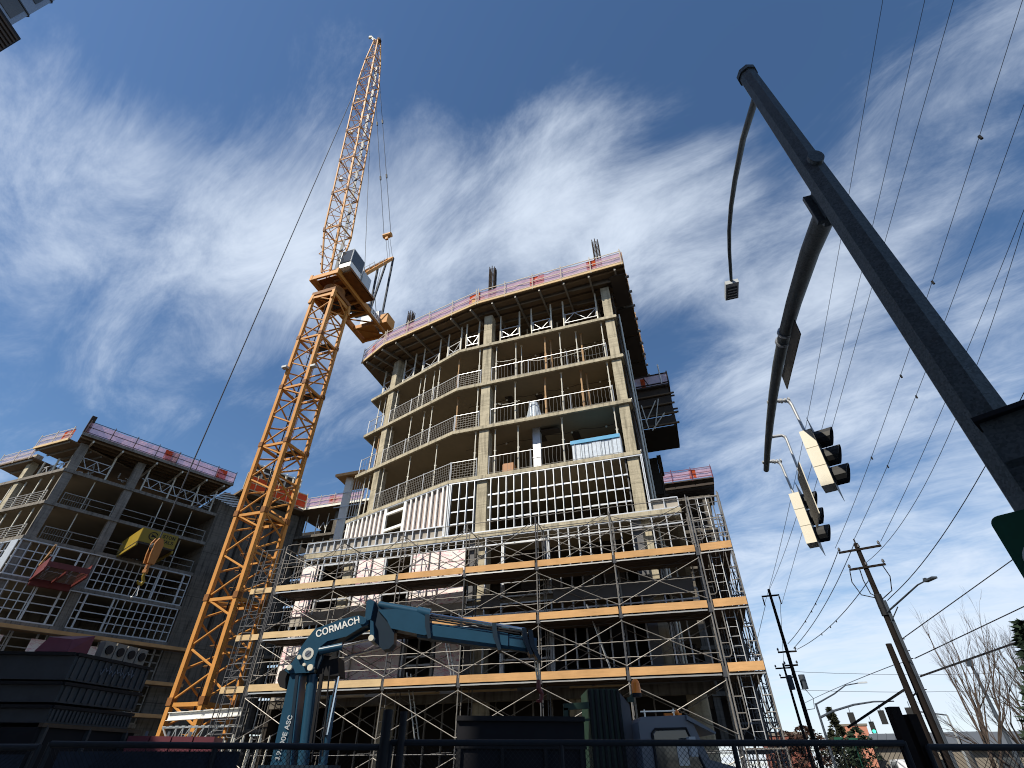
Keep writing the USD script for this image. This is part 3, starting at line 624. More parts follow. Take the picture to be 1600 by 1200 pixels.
for i in range(6):
    for l in range(5):
        part(xbrace(SP(i, -.02), SP(i + 1, -.02), LEV[l], LEV[l + 1]), 'cross_brace', 'scaf', sc)
        if l: part(xbrace(SP(i, DEP + .02), SP(i + 1, DEP + .02), LEV[l], LEV[l + 1]), 'cross_brace', 'scaf', sc)
    for l in (2, 3, 4):
        for h in (.52, 1.02): part(MB().tube(SP(i, .04, LEV[l] + h), SP(i + 1, .04, LEV[l] + h), .019, 5), 'guard_rail', 'scaf', sc)
        a, b = .06, .94
        part(MB().beam(SP(i + .02, -.06, LEV[l] + .06), SP(i + .98, -.06, LEV[l] + .06 + rng.uniform(-.012, .012)), .042, .25), 'toe_board', 'wood' if i < 4 else 'wood_pale', sc)
        for j in range(6):
            o = .03 + j * .262
            part(MB().beam(SP(i - .03, o + .12, LEV[l] - .09 + rng.uniform(-.01, .012)), SP(i + 1.03, o + .12, LEV[l] - .09 + rng.uniform(-.01, .012)), .245, .042), 'plank', 'plank', sc)
        part(MB().beam(SP(i + .03, -.02, LEV[l] - .13), SP(i + .97, -.02, LEV[l] - .13), .05, .05), 'ledger', 'alu', sc)
    for h in (.1, 1.0): part(MB().tube(SP(i, .02, LEV[5] - .95 + h), SP(i + 1, .02, LEV[5] - .95 + h), .017, 5), 'guard_rail', 'scaf', sc)
for i in (0, 2, 4, 5):                                 # thin ties back to the wall
    part(MB().tube(SP(i + .5, -.02, LEV[3]), SP(i + .52, DEP + .5, LEV[3] + .3), .02, 5), 'wall_tie', 'scaf', sc)

ss_ = thing('side_scaffold', 'narrow scaffold tower with ladders running back along the right side of the building', 'scaffold', S0)
XR = vec(.93, -.36, 0)
def RP(j, d, z=0): return S0 + XR * (.10 + d) + R * 2.3 * j + Z * z
for j in range(4):
    for l in range(5):
        part(frame(MB(), RP(j, 0), RP(j, 1.16), LEV[l], LEV[l + 1] + (.1 if l == 4 else 0)), 'scaffold_frame', 'scaf' if j == 0 else 'scaf_dark', ss_)
    if j < 3:
        for l in range(5):
            part(xbrace(RP(j, 1.18), RP(j + 1, 1.18), LEV[l], LEV[l + 1]), 'cross_brace', 'scaf_dark', ss_)
            for h in (.52, 1.02): part(MB().tube(RP(j, 1.14, LEV[l] + h), RP(j + 1, 1.14, LEV[l] + h), .019, 5), 'guard_rail', 'scaf_dark', ss_)
        for l in (2, 3, 4):
            for o in range(4): part(MB().beam(RP(j, .14 + o * .28, LEV[l] - .09), RP(j + 1, .14 + o * .28, LEV[l] - .09), .25, .042), 'plank', 'plank', ss_)
for l in (2, 3, 4):
    part(MB().beam(RP(-.02, .05, LEV[l] + .07), RP(-.02, 1.16, LEV[l] + .07), .045, .26), 'toe_board', 'wood', ss_)
    part(MB().beam(RP(-.01, .02, LEV[l] - .14), RP(-.01, 1.16, LEV[l] - .14), .05, .04), 'ledger', 'alu', ss_)
for h in (0.55, 1.15): part(MB().tube(RP(0, 0, LEV[4] + h), RP(0, 1.16, LEV[4] + h), .02, 5), 'guard_rail', 'scaf', ss_)
ld = MB()
a0, a1 = RP(0.1, .36, 2.2), RP(0.1, .36, 10.3)
for w in (0, .32):
    ld.tube(a0 + XR * w, a1 + XR * w, .018, 5)
for i in range(27): ld.tube(a0 + Z * i * .3, a0 + XR * .32 + Z * i * .3, .014, 5)
part(ld, 'ladder', 'galv', ss_)

ls = thing('scaffold_tower', 'dark narrow scaffold stair tower in front of the foot of the yellow crane', 'scaffold', SP(6, 0) + SD * .25)
def TP(j, d, z=0): return SP(6, 0) + SD * (.15 + 1.25 * j) + SN * d + Z * z
for l in range(5):
    for d in (0.0, 1.5): part(frame(MB(), TP(0, d), TP(1, d), LEV[l], LEV[l + 1]), 'scaffold_frame', 'scaf_dark', ls)
    part(xbrace(TP(1, 0), TP(1, 1.5), LEV[l], LEV[l + 1]), 'cross_brace', 'scaf_dark', ls)
    for h in (.5, 1.0): part(MB().tube(TP(0, -.02, LEV[l] + h), TP(1, -.02, LEV[l] + h), .018, 5), 'guard_rail', 'scaf_dark', ls)
for l in (2, 3, 4): part(MB().beam(TP(.02, -.04, LEV[l] + .03), TP(.98, -.04, LEV[l] + .03), .045, .24), 'toe_board', 'wood_pale', ls)
ld = MB()
for w in (.35, .75): ld.tube(TP(w, -.1, .3), TP(w, -.1, 9.6), .018, 5)
for i in range(31): ld.tube(TP(.35, -.1, .4 + i * .3), TP(.75, -.1, .4 + i * .3), .013, 5)
part(ld, 'ladder', 'scaf_dark', ls)

for s0, d0, l0 in ((3.15, .5, 3), (3.62, .9, 2), (1.2, .6, 3)):      # access ladders leaning between the decks
    q = MB(); a_, b_ = SP(s0, d0, LEV[l0] - 1.9), SP(s0 + .22, d0, LEV[l0] + .5)
    for o_ in (0, .36): q.tube(a_ + SN * o_, b_ + SN * o_, .025, 5)
    for i_ in range(9): q.tube(lerp(a_, b_, (i_ + .5) / 9), lerp(a_, b_, (i_ + .5) / 9) + SN * .36, .016, 5)
    part(q, 'access_ladder', 'alu', sc)
for i in range(6):                                     # doubled inner tubes and short diagonals
    for l in range(5):
        part(MB().tube(SP(i + .04, .75, LEV[l + 1] - .2), SP(i + .96, .75, LEV[l + 1] - .2), .016, 5).tube(SP(i + .05, .1, LEV[l + 1] - .15), SP(i + .5, DEP, LEV[l + 1] - .15), .014, 5), 'deck_brace', 'scaf_dark', sc)
# things at the crane's foot
wb = MB(); a, b = TP(3.1, .3, 3.35), TP(.1, .3, 3.45)
for z in (-.14, .14): wb.beam(a + Z * z, b + Z * z, .2, .025)
wb.beam(a, b, .02, .26)
single(wb, 'steel_beam', 'white_paint', 'pale steel beam lying level across the foot of the crane mast', 'beam')
tr = MB(); a, b = TP(3.0, .1, 2.95), TP(-.2, .1, 2.95)
tr.beam(a, b, .06); n = 8
for i in range(12): tr.beam(lerp(a, b, i / 12) + Z * .03, lerp(a, b, (i + .55) / 12) + Z * .03, .1, .05)
c, d = lerp(a, b, .14) - Z * .55, lerp(a, b, .5) - Z * .55
tr.beam(c, d, .05); tr.beam(a, c, .05); tr.beam(lerp(a, b, .72), d, .05)
for i in range(5):
    tr.beam(lerp(c, d, i / 5), lerp(a, b, .18 + i * .09), .03); tr.beam(lerp(a, b, .18 + i * .09), lerp(c, d, (i + 1) / 5), .03)
single(tr, 'bracket_truss', 'alu', 'thin light metal truss hanging below the pale beam at the crane foot', 'truss')

# ------------------------------------------------------------------ tower crane
MC = vec(-14.43, 27.61, 0); hw = .93
crn = thing('tower_crane', 'yellow lattice tower crane with its jib raised almost upright beside the main building', 'crane', MC)
def MP(i, j, z): return MC + W * i * hw + R * j * hw + Z * z
zb = [-.5] + [4.0 + 4.52 * k for k in range(7)]
for a, b in zip(zb[:-1], zb[1:]):
    sec = MB()
    for i in (-1, 1):
        for j in (-1, 1): sec.beam(MP(i, j, a), MP(i, j, b), .22, .22, up=W)
    sp = part(sec, 'mast_section', 'crane', crn)
    h = b - a
    faces = [((1, -1), (-1, -1)), ((-1, -1), (-1, 1)), ((-1, 1), (1, 1)), ((1, 1), (1, -1))]
    hz = MB(); dg = MB(); md = MB()
    for fi, (p, q) in enumerate(faces):
        hz.beam(MP(*p, b - .12), MP(*q, b - .12), .12, .16)
        if fi in (1, 2): md.beam(MP(*p, a + h * .5), MP(*q, a + h * .5), .09, .09)
        zs = [0, .27, .5, .77, 1.0]
        for u, (f0, f1) in enumerate(zip(zs[:-1], zs[1:])):
            s_, e_ = (p, q) if u % 2 == 0 else (q, p)
            dg.tube(MP(*s_, a + h * f0 + .06), MP(*e_, a + h * f1 - .06), .056, 6)
    hz.beam(MP(1, -1, b - .14), MP(-1, 1, b - .14), .07)
    part(hz, 'cross_member', 'crane', sp); part(md, 'mid_member', 'crane', sp); part(dg, 'diagonal', 'crane', sp)
    ldm = MB(); o = MC + W * .25 + R * .35
    for w in (-.2, .2): ldm.tube(o + W * w + Z * a, o + W * w + Z * (b + .1), .022, 5)
    for i in range(int(h / .32)): ldm.tube(o - W * .2 + Z * (a + i * .32), o + W * .2 + Z * (a + i * .32), .014, 4)
    for zz in np.arange(a + .6, b, .9):
        ring = [o - R * .35 + (W * math.cos(t) + R * math.sin(t)) * .36 + Z * zz for t in np.linspace(-2.8, 2.8, 9)]
        ldm.pipe(ring, .013, 4)
    part(ldm, 'ladder', 'crane', sp)
    part(MB().prism([MP(.7, .1, 0), MP(-.85, .1, 0), MP(-.85, .8, 0), MP(.7, .8, 0)], b - .1, b - .06), 'rest_platform', 'strut', sp)
for i, j, z in ((1.0, -1.35, 23.6), (-1.3, -1, 23.4)):
    part(MB().box(MP(i, j, z), (.4, .3, .16), x=W), 'floodlight', 'grey_paint', crn)
ZT = zb[-1]
def cp(s, w, z): return MC + R * s - W * w + Z * z       # along the counter jib, to its right, up
part(MB().prism([MP(1.15, -1.15, 0), MP(-1.15, -1.15, 0), MP(-1.15, 1.15, 0), MP(1.15, 1.15, 0)], ZT - .02, ZT + .32), 'collar', 'crane_dark', crn)
col = MB()
for i, j in ((1, -1), (-1, -1), (-1, 1), (1, 1)): col.beam(MP(i * 1.1, j * 1.1, ZT - .9), MP(i * 1.0, j * 1.0, ZT + .3), .24, .24, up=W)
for p, q in (((1, -1), (-1, -1)), ((-1, -1), (-1, 1)), ((-1, 1), (1, 1)), ((1, 1), (1, -1))):
    col.beam(MP(p[0] * 1.1, p[1] * 1.1, ZT - .3), MP(q[0] * 1.0, q[1] * 1.0, ZT - .3), .10, .22)
part(col, 'slewing_support', 'crane', crn)
part(MB().tube(MC + Z * (ZT + .32), MC + Z * (ZT + 1.2), .85, 20), 'slewing_ring', 'crane_dark', crn, smooth=40)
ZD = 32.6
dk = MB()
for w in (-1.32, 1.12): dk.beam(cp(-1.5, w, ZD + .25), cp(6.4, w, ZD + .25), .22, .6)
for s in (-1.4, .2, 1.9, 3.2, 4.6, 6.3): dk.beam(cp(s, -1.3, ZD + .2), cp(s, 1.1, ZD + .2), .16, .4)
dk.beam(cp(4.6, -.3, ZD + .3), cp(6.3, -.3, ZD + .3), 1.6, .06)
for s0, s1 in ((1.9, 3.2), (3.2, 4.6), (4.6, 6.3)): dk.beam(cp(s0, -1.3, ZD + .1), cp(s1, 1.1, ZD + .1), .09)
part(dk, 'counter_jib', 'crane', crn)
part(MB().prism([cp(-.9, -1.3, 0), cp(-.9, 1.1, 0), cp(3.1, 1.1, 0), cp(3.1, -1.3, 0)], ZD + .5, ZD + .56), 'deck_plate', 'crane_dark', crn)
for i, (s_, w_, sx_, sy_) in enumerate(((-.2, .5, .8, .7), (1.0, -.6, .5, 1.2), (1.3, .5, .9, .6), (2.4, -.2, .5, .8), (2.6, .7, .4, .4))):
    part(MB().box(cp(s_, w_, ZD + .30), (sx_, sy_, .36), x=W).tube(cp(s_ - .4, w_, ZD + .2), cp(s_ + .5, w_ + .2, ZD + .25), .07, 6), 'drive_unit', 'strut' if i % 2 else 'crane_dark', crn)
part(MB().prism([cp(-1.0, 1.2, 0), cp(-1.0, 2.15, 0), cp(2.3, 2.15, 0), cp(2.3, 1.2, 0)], ZD + .3, ZD + .42).beam(cp(-1.2, 2.12, ZD + .4), cp(2.3, 2.12, ZD + .4), .08, .2), 'side_walkway', 'crane_dark', crn)
part(MB().beam(cp(3.3, 1.27, ZD + .42), cp(6.1, 1.27, ZD + .42), .05, .66), 'name_board', 'white_paint', crn)
lt = MB()
for i, kind in enumerate('OIEOHIOE'):                  # worn, unreadable lettering
    o = cp(3.5 + i * .31, 1.30, ZD + .27)
    for u, v, w_, h_ in {'O': ((0, 0, .05, .34), (.15, 0, .05, .34), (.05, 0, .1, .06), (.05, .28, .1, .06)), 'I': ((.06, 0, .07, .34),), 'E': ((0, 0, .06, .34), (.06, .28, .12, .06), (.06, .14, .1, .06), (.06, 0, .12, .06)), 'H': ((0, 0, .06, .34), (.14, 0, .06, .34), (.06, .14, .08, .06))}[kind]:
        lt.beam(o + R * u + Z * (v + h_ / 2), o + R * (u + w_) + Z * (v + h_ / 2), .012, h_)
part(lt, 'lettering', 'black', crn)
for i in range(3): part(MB().box(cp(5.1 + i * .42, 0, ZD + 1.3), (2.3 if i else 2.0, .36, 1.5), x=W), 'counterweight', 'grey_paint', crn)
part(MB().prism([cp(4.7, 1.2, 0), cp(4.7, 2.0, 0), cp(5.9, 2.0, 0), cp(6.3, 1.4, 0), cp(6.3, 1.2, 0)], ZD + .1, ZD + 1.2), 'rear_bracket', 'crane', crn)
part(MB().box(cp(2.2, .1, ZD + 1.25), (1.5, 1.4, 1.2), x=W).tube(cp(3.6, -.7, ZD + 1.0), cp(3.6, .8, ZD + 1.0), .5, 12), 'winch', 'strut', crn)
part(MB().box(cp(.95, 1.72, ZD + 1.2), (.7, 1.1, 1.5), x=W), 'electrical_cabinet', 'grey_paint', crn)
# cab
cb0 = cp(-.65, 1.62, ZD + .55)
cab = part(MB().box(cb0 + Z * .28, (1.05, 1.5, .56), x=W).box(cb0 + Z * 2.04, (1.1, 1.55, .06), x=W).box(cb0 + R * .7 + Z * 1.2, (1.05, .1, 1.7), x=W), 'cab', 'white_paint', crn)
part(MB().box(cb0 + Z * 1.28 - R * .06, (1.09, 1.50, 1.44), x=W), 'cab_glazing', 'glass_dark', cab)
fr = MB()
for i in (-1, 1): 
    for j in (-1, 1): fr.beam(cb0 - W * i * .535 + R * j * .76 - R * .03 + Z * .5, cb0 - W * i * .535 + R * j * .76 - R * .03 + Z * 2.05, .06)
fr.beam(cb0 - W * .53 - R * .75 + Z * 1.1, cb0 + W * .53 - R * .75 + Z * 1.1, .05)
part(fr, 'cab_frame', 'white_paint', cab)
# A-frame
AT = vec(-12.5, 32.8, 43.0)
aw = -W
af = MB()
for o in (-.6, .6): 
    af.beam(vec(-13.75, 29.4, 36.2) + aw * o, AT + aw * o * .5, .2, .28)
for i in range(6): af.beam(lerp(vec(-13.75, 29.4, 36.2), AT, i / 6) + aw * -.55, lerp(vec(-13.75, 29.4, 36.2), AT, (i + .6) / 6) + aw * .5, .08)
for o in (-.6, .6): af.beam(cp(.8, o, ZD + .6), vec(-13.75, 29.4, 36.2) + aw * o, .22, .25)
af.beam(AT - aw * .4, AT + aw * .4, .25)
part(af, 'a_frame', 'crane', crn)
rl = MB()
for o in (-.55, .55):
    rl.pipe([lerp(vec(-13.75, 29.4, 36.2), AT, t) + aw * o + vec(0, 0, .75) for t in (0, .3, .6)], .025, 5)
    for t in (0, .15, .3, .45, .6): rl.tube(lerp(vec(-13.75, 29.4, 36.2), AT, t) + aw * o, lerp(vec(-13.75, 29.4, 36.2), AT, t) + aw * o + Z * .95, .02, 5)
part(rl, 'hand_rail', 'grey_paint', crn)
for p, q in ((AT + aw * .35, vec(-12.25, 33.45, 33.6)), (vec(-13.0, 31.5, 39.9), vec(-12.95, 31.9, 34.0)), (AT - aw * .35, vec(-13.5, 33.0, 33.6))):
    part(MB().tube(p, q, .11, 8), 'back_stay', 'strut', crn, smooth=40)
part(MB().tube(vec(-12.9, 32.0, 41), vec(-12.7, 31.6, 34), .02, 4).tube(vec(-12.5, 33.3, 34.2), vec(-12.9, 31.9, 37), .03, 5), 'winch_rope', 'crane_rope', crn)
# jib
J0 = MC - R * 1.05 + Z * 33.2; J1 = vec(-16.25, 22.6, 71.0)
jt = nrm(J1 - J0); jw = -W; jn = np.cross(jw, jt); JL = np.linalg.norm(J1 - J0)
def JP(u, i, j):
    k = .78 if u < .80 else .78 - (u - .80) / .2 * .50
    if u < .05: k = .78 * (.55 + u / .05 * .45)
    return J0 + jt * JL * u + jw * i * k + jn * j * k
us = np.linspace(0, 1, 9)
for a, b in zip(us[:-1], us[1:]):
    q = MB()
    for i in (-1, 1):
        for j in (-1, 1): q.beam(JP(a, i, j), JP(b, i, j), .11, .11, up=jw)
    js = part(q, 'jib_section', 'crane', crn)
    q = MB(); sub = np.linspace(a, b, 6)
    for p_, r_ in (((-1, -1), (1, -1)), ((1, -1), (1, 1)), ((1, 1), (-1, 1)), ((-1, 1), (-1, -1))):
        for e, (c, d) in enumerate(zip(sub[:-1], sub[1:])):
            s_, t_ = (p_, r_) if e % 2 else (r_, p_)
            q.tube(JP(c, *s_), JP(d, *t_), .032, 5)
        q.beam(JP(b, *p_), JP(b, *r_), .06)
        q.beam(JP(a + .002, *p_), JP(a + .002, *r_), .06)
    part(q, 'lacing', 'crane', js)
    if b < .95: part(MB().beam(JP(a + .01, .45, -.6), JP(b - .01, .45, -.6), .30, .04, up=jn), 'catwalk', 'strut', js)
for u in (.17, .34, .54, .70): part(MB().box(JP(u, -1.5, -.3), (.34, .28, .3)).tube(JP(u, -1, -.3), JP(u, -1.5, -.3), .03, 5), 'floodlight', 'grey_paint', crn)
for u in (.15, .22): part(MB().tube(JP(u, 1, 0), JP(u, 1.7, .2), .03, 5), 'antenna', 'strut', crn)
hd = MB().beam(J1 + jw * .3, J1 + jw * .15 + jt * 1.2 - jw * .25 - jn * .4, .18).beam(J1 - jw * .3, J1 + jt * 1.2 - jw * .4 - jn * .4, .18)
hd.pipe([J1 + jw * .35, J1 + jw * .1 + jt * .9 + jn * -.1, J1 + jt * 1.7 - jw * .2 - jn * .5, J1 + jt * 2.0 - jw * .5 - jn * .9], .2, 8)
part(hd, 'jib_head', 'rebar', crn)
part(MB().tube(J1 + jt * 1.0 - jw * .6, J1 + jt * 2.2 - jw * 1.0, .03, 5).tube(J1 + jt * .4 - jw * .4, J1 + jt * 2.0 - jw * 1.1, .03, 5).box(J1 + jt * 2.1 - jw * 1.2, (.35, .2, .5)).tube(J1 + jt * .9 - jw * .3, J1 + jt * 1.9 - jw * .9, .03, 5), 'anemometer', 'shore', crn)
for a, b in zip(us[:-1], us[1:]):
    part(MB().pipe([JP(t, .2, -.9) for t in np.linspace(a, b, 4)], .02, 4), 'jib_cable', 'crane_rope', crn)
    for i in (-1, 1): part(MB().beam(JP(b - .006, i, 1), JP(b + .006, i, 1), .17), 'joint_sleeve', 'crane_dark', crn)
for z in zb[1:-1]:
    for i, j in ((1, -1), (-1, -1), (-1, 1), (1, 1)): part(MB().beam(MP(i, j, z - .16), MP(i, j, z + .16), .29, .29, up=W), 'chord_joint', 'crane_dark', crn)
part(MB().pipe([MC - W * .2 - R * .6 + Z * z for z in np.linspace(0, ZT, 8)], .04, 5), 'power_cable', 'black', crn)
# luffing ropes
PB = vec(-12.95, 31.75, 45.5)
for o in (-.28, 0, .28): part(MB().tube(AT + aw * o, PB + aw * o * .8, .022, 4), 'luffing_rope', 'crane_rope', crn)
part(MB().box(PB, (.9, .35, .35), x=W).tube(PB - W * .45, PB + W * .45, .28, 10).box(PB - Z * .35, (.3, .2, .6), x=W), 'pulley_block', 'crane', crn)
for o in (-.5, .5):
    e = JP(.965, o * 1.6, 1.0)
    part(MB().tube(PB + aw * o * .8, e, .028, 5), 'pendant', 'crane_rope', crn)
    for t in (.27, .55): part(MB().beam(lerp(PB + aw * o * .8, e, t), lerp(PB + aw * o * .8, e, t + .018), .14), 'pendant_link', 'crane_rope', crn)
part(MB().tube(cp(3.4, .2, ZD + 1.4), JP(.93, .2, 1.0), .025, 4), 'winch_rope', 'crane_rope', crn)

HB = vec(-16.24, 22.58, 9.4)
hb = thing('hook_block', 'orange crane hook block hanging on its rope in front of the yellow loading platform', 'hook block', HB)
part(MB().tube(HB + Z * .5, vec(-16.30, 22.45, 72.0), .032, 5), 'hoist_rope', 'crane_rope', hb)
q = MB()
for o in (-.12, .12): q.plate([(-.16, -.58), (.16, -.58), (.21, -.2), (.21, .32), (.10, .56), (-.10, .56), (-.21, .32), (-.21, -.2)], HB + W * o, R, Z, -.03, .03)
part(q, 'cheek_plate', 'orange', hb)
part(MB().tube(HB - W * .1 + Z * .15, HB + W * .1 + Z * .15, .24, 14), 'sheave', 'black', hb)
part(MB().tube(HB - Z * .62, HB - Z * .85, .09, 8).box(HB - Z * .9, (.16, .16, .14)), 'swivel', 'orange', hb)
hk = [HB + Z * (-.95 - .0) + R * 0, HB + Z * -1.12, HB + Z * -1.3 + R * .12, HB + Z * -1.44 + R * .06, HB + Z * -1.44 - R * .08, HB + Z * -1.34 - R * .16]
part(MB().pipe(hk, [.06, .06, .07, .07, .05, .03], 7), 'hook', 'yellow', hb, smooth=50)
part(MB().tube(HB - Z * 1.45, HB - Z * 1.95 + W * .14, .012, 4).tube(HB - Z * 1.45, HB - Z * 1.95 - W * .14, .012, 4).ball(HB - Z * 1.98 + W * .14, .05), 'chain', 'galv', hb)

# ------------------------------------------------------------------ the building on the left
LC = vec(-39.7, 39.65, 0); Q = nrm(vec(.654, .756, 0)); NQ = vec(Q[1], -Q[0], 0); W2 = nrm(vec(-.937, .349, 0)); NW2 = vec(-W2[1], W2[0], 0)
if NW2[1] > 0: NW2 = -NW2
LB = thing('unfinished_concrete_wing', 'shaded bare concrete building with stud walls and loading platforms at the far left', 'building', LC)
def QP(t, d, z): return LC + Q * t + NQ * d + Z * z
def WP(s, d, z): return LC + W2 * s + NW2 * d + Z * z
QL = 13.3
lpoly = [LC, WP(10, 0, 0), WP(14, -4, 0), WP(14, -18, 0), QP(QL + 2, -14, 0), QP(QL + 2, 0, 0)]
for k in range(3, 10):
    part(MB().prism(lpoly, ZL(k) - .28, ZL(k)), 'floor_slab', 'concrete_shaded', LB)
    part(MB().prism([tuple(p[:2]) for p in [LC + NQ * -.15 + W2 * .1 - Z * 0, WP(10, -.2, 0), WP(14, -4, 0), WP(14, -17, 0), QP(QL + 2, -13, 0), QP(QL + 2, -.15, 0)]], ZL(k) - .288, ZL(k) - .284), 'soffit_shade', 'soffit_shade', LB)
    z0, z1 = ZL(k), (25.4 if k == 9 else ZL(k + 1) - .28)
    zc, h = (z0 + z1) / 2, z1 - z0
    for t in (.1, 4.9): part(MB().beam(QP(t + .35, -.5, z0), QP(t + .35, -.5, z1), .75, .7, up=Q), 'column', 'concrete_shaded', LB)
    part(MB().beam(WP(6.4, -.45, z0), WP(6.4, -.45, z1), .6, .6, up=W2), 'column', 'concrete', LB)
    part(MB().beam(WP(12, -7, zc), QP(QL + 1, -7, zc), .2, h + (.4 if k == 9 else 0)), 'core_wall', 'concrete_deep_shade', LB)
    if k >= 7 and k < 9:
        for s0, s1, P in ((1.0, 4.8, QP), (5.5, 13.0, QP), (.8, 6.0, WP), (6.8, 9.8, WP)):
            g = MB()
            for hh in ((.5, 1.05) if P is QP else (.25, .45, .65, .85, 1.07)): g.beam(P(s0, -.15, z0 + hh), P(s1, -.15, z0 + hh), .07 if hh > 1 else .045)
            n = int((s1 - s0) / 1.9)
            for i in range(n + 1): g.beam(P(s0 + (s1 - s0) * i / n, -.15, z0), P(s0 + (s1 - s0) * i / n, -.15, z0 + 1.1), .06)
            part(g, 'guard_rail', 'scaf', LB)
        g = MB()
        for i in range(11): g.beam(QP(1.0 + i * .17, -.2, z0 + .1), QP(1.0 + i * .17, -.2, z0 + 1.0), .025)
        part(g, 'guard_mesh', 'mesh', LB)
    if 6 <= k < 9:
        for t in (2.6, 5.6, 8.4, 11.2): part(MB().tube(QP(t, -.5, z0), QP(t, -.5, z1), .05, 6), 'post_shore', 'shore', LB)
        for s in (1.7, 3.4, 5.4, 7.4): part(MB().tube(WP(s, -.4, z0), WP(s, -.4, z1), .06, 6), 'post_shore', 'shore', LB)
    if k <= 6:
        for P, t0, t1, nm in ((QP, .1, 4.75, 0), (QP, 5.6, 13.2, 1), (WP, .1, 9.8, 2)):
            w = MB()
            for z in (z0 + .05, z1 - .05): w.beam(P(t0, -.1, z), P(t1, -.1, z), .16, .1)
            sp = .52; n = int((t1 - t0) / sp)
            gaps = {(0): (2.6, 4.2), (1): (6.0, 8.0) if k % 2 else (10.6, 12.6), (2): (2.4, 4.8)}[nm]
            for i in range(n + 1):
                t = t0 + (t1 - t0) * i / n
                if gaps[0] < t < gaps[1]: continue
                w.beam(P(t, -.1, z0), P(t, -.1, z1), .12, .065, up=Q)
            for z in (z0 + h * .28, z0 + h * .5, z0 + h * .72): w.beam(P(t0, -.12, z), P(t1, -.12, z), .04, .08)
            for t in gaps: w.beam(P(t, -.08, z0), P(t, -.08, z1), .16, .13, up=Q)
            part(w, 'stud_frame', 'galv' if k > 4 else 'scaf', LB)
    if k <= 3 or k == 4:
        for t0, t1 in ((.2, 2.2), (3.9, 6.4), (7.6, 9.8)):
            part(MB().beam(QP(t0, -.02, zc - .2), QP(t1, -.02, zc - .2), .05, h * .62), 'insulation_board', 'board', LB)
# corner stud post, bright on its sunny face
part(MB().beam(WP(.3, -.05, ZL(6) + .1), WP(1.6, -.05, ZL(6) + .1), .05, .1).beam(WP(.8, -.03, ZL(4)), WP(.8, -.03, ZL(7) - .3), .9, .06, up=NW2), 'sheathing_panel', 'galv', LB)
part(MB().beam(QP(.1, .0, ZL(7) - .32), QP(13, .0, ZL(7) - .32), .08, .08).beam(QP(.1, 0, ZL(6) - .33), QP(13, 0, ZL(6) - .33), .08, .08), 'stud_track', 'galv', LB)
# plank runs of the scaffold on its lower storeys
for z in (4.9, 7.2, 9.9):
    part(MB().beam(QP(-4, .6, z), QP(15.5, .6, z), .9, .08), 'plank_run', 'plywood', LB)
    part(MB().beam(QP(-4, 1.05, z + .12), QP(15.5, 1.05, z + .12), .05, .26), 'toe_board', 'wood', LB)
# top formwork
for o, poly in enumerate(([QP(-.3, 1.0, 0), QP(QL + .3, 1.0, 0), QP(QL + .3, -9, 0), QP(.5, -9, 0)], [WP(.1, .9, 0), WP(4.8, .9, 0), WP(4.8, -5, 0), WP(.1, -5, 0)], [WP(5.4, .4, 0), WP(10.5, .4, 0), WP(12, -6, 0), WP(5.4, -6, 0)])):
    zz = (25.75, 25.15, 24.6)[o]
    part(MB().prism(poly, zz, zz + .12), 'formwork_deck', 'plywood', LB)
part(MB().beam(QP(-.3, 1.02, 25.78), QP(QL + .3, 1.02, 25.78), .08, .28), 'edge_timber', 'concrete_shaded', LB)
part(MB().beam(WP(.1, .93, 25.2), WP(4.8, .93, 25.2), .08, .22), 'edge_timber', 'wood_pale', LB)
for j in range(5): part(MB().beam(QP(-.2, .6 - j * .8, 25.6), QP(QL, .6 - j * .8, 25.6), .12, .22), 'joist', 'plywood', LB)
for t in (.8, 3.2, 6.2, 8.6, 11.0, 12.8):
    part(MB().beam(QP(t, .9, 25.4), QP(t, -5, 25.4), .12, .22), 'stringer', 'shore', LB)
    part(MB().tube(QP(t, -.7, ZL(9)), QP(t, -.7, 25.3), .085, 8), 'shoring_post', 'shore', LB)
for t0, t1 in ((.9, 3.1), (6.3, 8.5), (8.7, 10.9), (11.1, 12.7)):
    q = MB()
    for z in (ZL(9) + .7, ZL(9) + 1.6): q.beam(QP(t0, -.7, z), QP(t1, -.7, z), .07)
    n = 4
    for i in range(n): q.beam(QP(t0 + (t1 - t0) * i / n, -.7, ZL(9) + (.7 if i % 2 else 1.6)), QP(t0 + (t1 - t0) * (i + 1) / n, -.7, ZL(9) + (1.6 if i % 2 else .7)), .055)
    part(q, 'truss_brace', 'galv', LB)
for s in (1.3, 3.2, 5.2, 7.6): part(MB().tube(WP(s, -.7, ZL(9)), WP(s, -.7, 24.6), .09, 8), 'shoring_post', 'shore', LB)
q = MB()
for z in (ZL(9) + .5, ZL(9) + 1.3): q.beam(WP(1.3, -.8, z), WP(5.2, -.8, z), .07)
for i in range(7): q.beam(WP(1.3 + i * .56, -.8, ZL(9) + (.5 if i % 2 else 1.3)), WP(1.86 + i * .56, -.8, ZL(9) + (1.3 if i % 2 else .5)), .06)
part(q, 'truss_brace', 'galv', LB)
